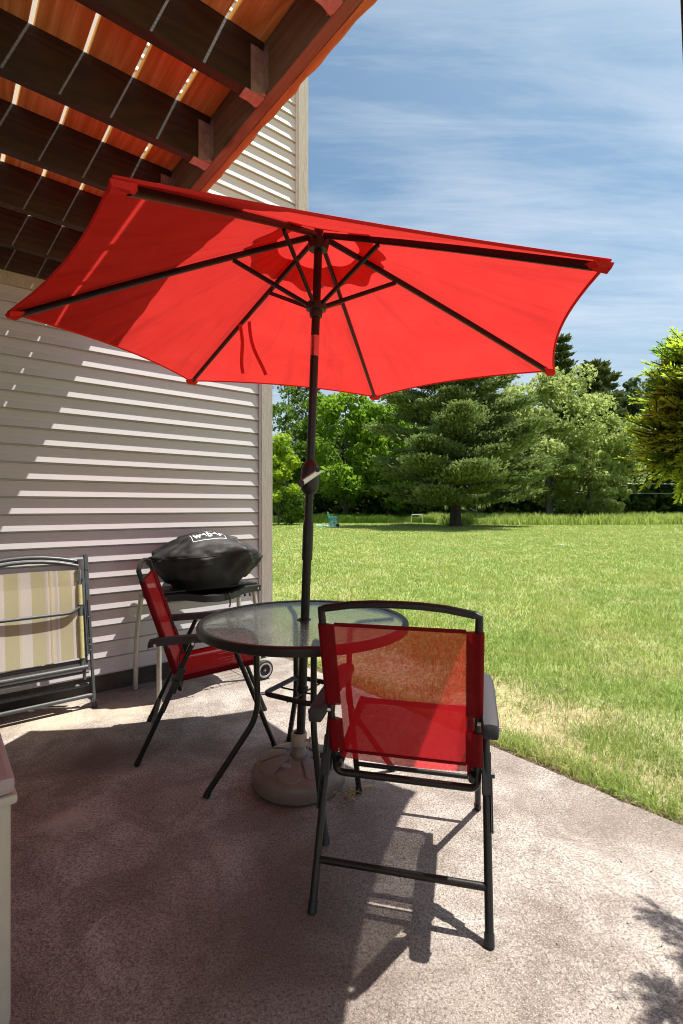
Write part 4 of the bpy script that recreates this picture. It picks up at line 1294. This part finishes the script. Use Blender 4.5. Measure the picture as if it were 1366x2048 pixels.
# bright maples left of the pine
deciduous('maple_tree', 'bright green maple just right of the umbrella pole', 'tree', 690, 44, 12.5, 3.6, 5.2, 6.4, 11000, .20, 'leaf_maple', 'bark', 41, 70, 1.0)
deciduous('maple_tree', 'green maple between the bright maple and the pine', 'tree', 775, 46, 12.8, 3.3, 5.4, 6.6, 10000, .20, 'leaf_maple', 'bark', 42, 64, 1.0)
deciduous('maple_tree', 'mid green maple close behind the umbrella pole', 'tree', 628, 49, 11, 2.5, 4.6, 5.4, 7000, .20, 'leaf_mid', 'bark', 43, 46, .9)
deciduous('sapling', 'lime green sapling beside the house corner', 'sapling', 557, 34, 6.2, 1.25, 2.3, 3.6, 3600, .15, 'leaf_lime', 'bark', 44, 26, .55, .06)
deciduous('sapling', 'pale bushy sapling low beside the house corner', 'sapling', 583, 35, 3.2, 1.2, 1.25, 1.5, 3000, .14, 'leaf_mid', 'bark', 45, 24, .5, .05)
deciduous('thin_tree', 'tall thin tree with sparse twigs against the sky by the house corner', 'tree', 577, 52, 15.5, 2.2, 6.0, 9.5, 2600, .17, 'leaf_mid', 'barkgrey', 46, 46, .8, .20, .3)
deciduous('thin_tree', 'second sparse tree, nearer the umbrella pole, with a dark trunk', 'tree', 604, 54, 15, 2.0, 5.6, 9.4, 2600, .17, 'leaf_dark', 'bark', 47, 40, .8, .22, .3)
# silvery tree right of the pine, and its neighbours
deciduous('willow_tree', 'big silvery green rounded tree right of the pine', 'tree', 1100, 44, 13.4, 5.5, 5.6, 7.3, 26000, .17, 'leaf_silver', 'barkgrey', 51, 130, 1.0, .26, .5, .02)
deciduous('willow_tree', 'silvery green lower tree leaning out at the right of the big one', 'tree', 1175, 43, 8.2, 3.2, 3.3, 4.2, 9000, .16, 'leaf_silver', 'barkgrey', 52, 60, .85, .15)
deciduous('shrub', 'rounded pale green shrub below the wires', 'shrub', 1212, 40.5, 3.9, 1.45, 1.7, 2.0, 4200, .13, 'leaf_silver', 'barkgrey', 53, 34, .55, .06)
pine('spruce_tree', 'dark spruce whose top rises past the umbrella edge', 1122, 56, 20.3, 3.4, 61, zlow=6, m='leaf_spruce', r0=.2, top_pow=.85, tiers=16, flatpad=.5, size=.24, n_per=260)
pine('spruce_tree', 'broad dark spruce behind the silvery tree', 1193, 56, 17.2, 4.3, 62, zlow=5, m='leaf_spruce', r0=.2, top_pow=.45, tiers=15, flatpad=.6, size=.24, n_per=300)
deciduous('poplar_tree', 'grey green poplar right of the broad spruce', 'tree', 1262, 57, 17.0, 2.5, 6.6, 9.2, 9000, .20, 'leaf_poplar', 'barkgrey', 63, 60, .9, .2, .4, taper=.35)
deciduous('poplar_tree', 'dark poplar partly hidden by the yew at the right edge', 'tree', 1322, 58, 17.8, 3.0, 6.4, 10.2, 9000, .20, 'leaf_poplar', 'bark', 64, 60, 1.0, .2, .4)
deciduous('oak_tree', 'dark green oak low behind the wires', 'tree', 1290, 50, 9.5, 3.8, 4.2, 4.6, 9000, .20, 'leaf_dark', 'bark', 65, 60, 1.1)
deciduous('oak_tree', 'dark oak at the far right behind the yew', 'tree', 1375, 51, 11, 3.6, 4.8, 5.2, 8000, .20, 'leaf_dark', 'bark', 66, 60, 1.1)
deciduous('bare_bush', 'small leafless grey bush right of the pine trunk', 'bush', 954, 38, 2.3, .8, .6, 1.6, 160, .06, 'leaf_silver', 'barkgrey', 67, 20, .4, .05)
# the wood behind, one mass nobody could count
r = np.random.default_rng(90)
Ps, Ls = [], []
for (u0, u1, Y, top, n) in ((380, 640, 62, 7.5, 9000), (640, 1000, 60, 13.5, 16000), (1000, 1500, 63, 11.5, 15000), (380, 1500, 50, 3.2, 22000)):
    U_ = r.uniform(u0, u1, n); Yq = Y + r.normal(size=n) * 1.6
    X = (U_ - 683) / F_PX * Yq
    tp = top * (.72 + .36 * vnoise(X * .35, X * 0 + 3, 9) + .12 * vnoise(X * 1.3, X * 0 + 8, 10))
    zq = tp * r.random(n) ** .75
    c_ = vnoise(X * .8, zq * .9 + Y, 12)
    k = r.random(n) < .35 + .9 * c_
    Ps.append(np.stack([X, Yq, zq], 1)[k]); Ls.append(np.clip(c_ * .8 + .2 * r.random(n), 0, 1)[k])
P = np.concatenate(Ps); V, Fq = leaf_quads(P, .34, 91)
wd = np_mesh('woodland', V, Fq, M['leaf_dark'], np.repeat(np.concatenate(Ls), 4))
tag(wd, 'dark mass of woods closing the view behind the lawn', 'woods', kind='stuff')
sdv = MB()
for i in range(120):                                   # woodland floor reading as solid shade
    pass
# a bank of undergrowth that keeps the horizon closed
ug = MB()
bankv = []; bankf = []
nb = 80
for i in range(nb + 1):
    X = -60 + 140 * i / nb
    hh = 2.2 + .7 * math.sin(i * 1.7) + .5 * math.sin(i * .6)
    bankv += [(X, 60, -.1), (X, 63, hh), (X, 70, hh + 1.2), (X, 90, -.1)]
for i in range(nb):
    for k in range(3): bankf.append((4 * i + k, 4 * i + k + 1, 4 * i + 5 + k, 4 * i + 4 + k))
M['bank'] = simple('undergrowth_bank', (.020, .030, .012), .95, 0, .4, 3, .5)
tag(obj('woodland_bank', bankv, bankf, M['bank'], None, True), kind='structure')

# wires crossing in front of the woods
for (v_, nm, u0, u1, rr, lab) in ((966, 'utility_wire', 1085, 1420, .022, 'upper pale utility wire crossing in front of the woods'), (985, 'utility_wire', 1120, 1420, .014, 'lower, thinner utility wire crossing in front of the woods')):
    Y = 46.0; z0 = H_CAM + (1014 - v_) / F_PX * Y
    pts = [Vector(((u0 + (u1 - u0) * q - 683) / F_PX * Y, Y, z0 - .12 * q)) for q in (0, .25, .5, .75, 1)]
    tag(MB().tube(pts, rr, 6).build(nm, M['wire'], None), lab, 'wire', 'utility wires')

# ------------------------------------------------------------------ yew at the right edge
yl = Vector((1.50, 1.30, -.03))
yew = thing('yew_shrub', 'bright yew shrub with yellow green tips crowding in at the right edge', 'shrub', yl)
r3 = random.Random(8)
stems = MB()
ND_P, ND_D, ND_L, TP_P, TP_D, TP_L = [], [], [], [], [], []
CP = [(1325, 868, 1.27, .050), (1350, 800, 1.26, .055), (1338, 915, 1.27, .045), (1362, 735, 1.25, .045), (1385, 870, 1.22, .085), (1378, 935, 1.25, .05), (1410, 790, 1.2, .09), (1400, 725, 1.2, .055),
      (1450, 860, 1.15, .11), (1460, 740, 1.15, .11), (1440, 920, 1.18, .07), (1510, 820, 1.1, .14), (1530, 700, 1.1, .12), (1570, 900, 1.1, .14), (1530, 930, 1.12, .09), (1480, 700, 1.1, .07), (1640, 800, 1.0, .18)]
CL = [((u - 683) / F_PX * Y, Y, H_CAM + (1014 - v) / F_PX * Y, q) for (u, v, Y, q) in CP]
NV = len(CL)
CL += [(1.26, 1.41, 1.28, .065), (1.42, 1.66, 1.25, .04), (1.40, 1.54, 1.20, .04), (1.34, 1.43, 1.35, .05)]
stems.tube([(0, 0, 0), (-.03, .0, .6), (-.08, -.05, 1.15), (-.14, -.1, 1.5), (-.2, -.15, 1.8)], [.035, .03, .024, .015, .006], 8)
wts = [c[3] ** 1.7 * (1 if k < NV else .45) for k, c in enumerate(CL)]
for c in CL:
    cc = Vector(c[:3]) - yl
    stems.tube([(-.06, -.04, 1.02), Vector((-.06, -.04, 1.1)).lerp(cc, .5) + Vector((0, 0, -.03)), cc], [.012, .008, .003], 5)
for i in range(2500):
    c = r3.choices(CL, wts)[0]
    cc = Vector(c[:3]) - yl; cr_ = c[3]
    th = r3.uniform(0, 2 * PI); cz = r3.uniform(-.95, 1)
    d = Vector((math.sqrt(1 - cz * cz) * math.cos(th), math.sqrt(1 - cz * cz) * math.sin(th), cz))
    rad = r3.uniform(.2, 1.0)
    base = cc + d * cr_ * rad
    dirv = (d + Vector((r3.uniform(-.7, .15), r3.uniform(-.55, .05), r3.uniform(-.1, .5)))).normalized()
    tip = rad > .42
    C = cc
    L = r3.uniform(.030, .075)
    if i % 2 == 0: stems.tube([C, base, base + dirv * L], [.004, .0025, .001], 4)
    else: stems.tube([base - dirv * .05, base + dirv * L], [.002, .001], 4)
    side = dirv.cross(Vector((0, 0, 1))).normalized()
    upv = side.cross(dirv)
    nn = int(L / .0030)
    for k in range(nn):
        q = k / nn
        p = base + dirv * (L * q)
        for sgn in (-1, 1):
            nd = (side * sgn * r3.uniform(.7, 1) + upv * r3.uniform(-.25, .5) + dirv * r3.uniform(.45, 1.0)).normalized()
            ln = .021 * r3.uniform(.7, 1.15) * (1 - .25 * q)
            (TP_P if tip and q > .12 else ND_P).append(p + nd * ln * .5); (TP_D if tip and q > .12 else ND_D).append(nd * ln * .5)
def needle_mesh(name, P, D, m):
    P = np.array([tuple(p) for p in P]); D = np.array([tuple(p) for p in D])
    rr = np.random.default_rng(3)
    w = np.cross(D, rr.normal(size=D.shape)); w /= np.linalg.norm(w, axis=1)[:, None]; w *= .0017
    Q = np.stack([P - D, P + w, P + D, P - w], 1).reshape(-1, 3)
    return np_mesh(name, Q, np.arange(len(P))[:, None] * 4 + np.arange(4)[None], m, np.repeat(rr.random(len(P)), 4), yew)
needle_mesh('needles', ND_P, ND_D, M['leaf_yew'])
needle_mesh('new_growth', TP_P, TP_D, M['leaf_yewtip'])
stems.build('stems', M['bark'], yew)

# ------------------------------------------------------------------ far lawn objects
hp_ = gpx(665, 1053)
hc = thing('hose_cart', 'teal hose reel cart standing far out on the lawn', 'hose cart', (hp_.x, hp_.y, -.03), .2)
fr = MB()
for y in (-.2, .2):
    fr.tube(fillet([(-.20, y, .03), (-.16, y, .45), (-.30, y, .90)], .1, 4), .022, 8)
    fr.tube(fillet([(-.18, y, .42), (.22, y, .42), (.30, y, .05)], .1, 4), .022, 8)
fr.tube([(-.30, -.2, .90), (-.30, .2, .90)], .022, 8); fr.tube([(.30, -.2, .06), (.30, .2, .06)], .02, 8)
fr.build('cart_frame', M['teal'], hc)
MB().box(-.16, .30, -.22, .22, .50, .62, bev=.02).build('tray', M['teal'], hc)
MB().lathe([(.06, -.2), (.22, -.2), (.22, -.18), (.16, -.17), (.17, 0), (.16, .17), (.22, .18), (.22, .2), (.06, .2)], 20, Matrix.Translation((.06, 0, .27)) @ Matrix.Rotation(PI / 2, 4, 'X')).build('reel', M['paleteal'], hc)
for y in (-.25, .25):
    MB().lathe([(0, -.02), (.10, -.02), (.11, 0), (.10, .02), (0, .02)], 18, Matrix.Translation((.28, y, .11)) @ Matrix.Rotation(PI / 2, 4, 'X')).build('wheel', M['tyre'], hc)
hs = gpx(640, 1054)
hose = MB(); ph = []
for i in range(60):
    q = i / 59; an = q * 6 * PI
    ph.append(Vector((hs.x + .5 * math.cos(an) * (.6 + .3 * q) + .5 * q, hs.y + .35 * math.sin(an), .035 + .10 * abs(math.sin(an * .7)) * (1 - q))))
hose.tube(ph, .022, 6)
tag(hose.build('garden_hose', M['paleteal'], None), 'loose coils of pale teal hose on the grass left of the cart', 'hose')
fp = gpx(834, 1049)
wf = thing('pipe_frame', 'small white pipe frame in the shade left of the pine trunk', 'frame', (fp.x, 36.5 , -.03))
wf.location.x = (834 - 683) / F_PX * 36.5
MB().tube(fillet([(-.36, 0, .66), (.36, 0, .66), (.42, 0, .05)], .05, 3), .032, 8).build('front_bar', M['whitepaint'], wf)
MB().tube(fillet([(-.36, .0, .66), (-.34, .35, .45), (-.38, .4, .05)], .05, 3), .028, 8).build('rear_bar', M['whitepaint'], wf)
sp_ = gpx(1120, 1091)
pv = []; pf = []
for i in range(5):
    for j in range(4):
        pv.append((sp_.x - .07 + .035 * i, sp_.y - .1 + .06 * j, .035 + .02 * math.sin(i * 2.1 + j * 1.3)))
for i in range(4):
    for j in range(3):
        q = i * 4 + j; pf.append((q, q + 1, q + 5, q + 4))
sc_ = obj('paper_scrap', pv, pf, M['whitepaint'], None)
so = sc_.modifiers.new('thick', 'SOLIDIFY'); so.thickness = .004
tag(sc_, 'white crumpled scrap lying out on the lawn', 'scrap')
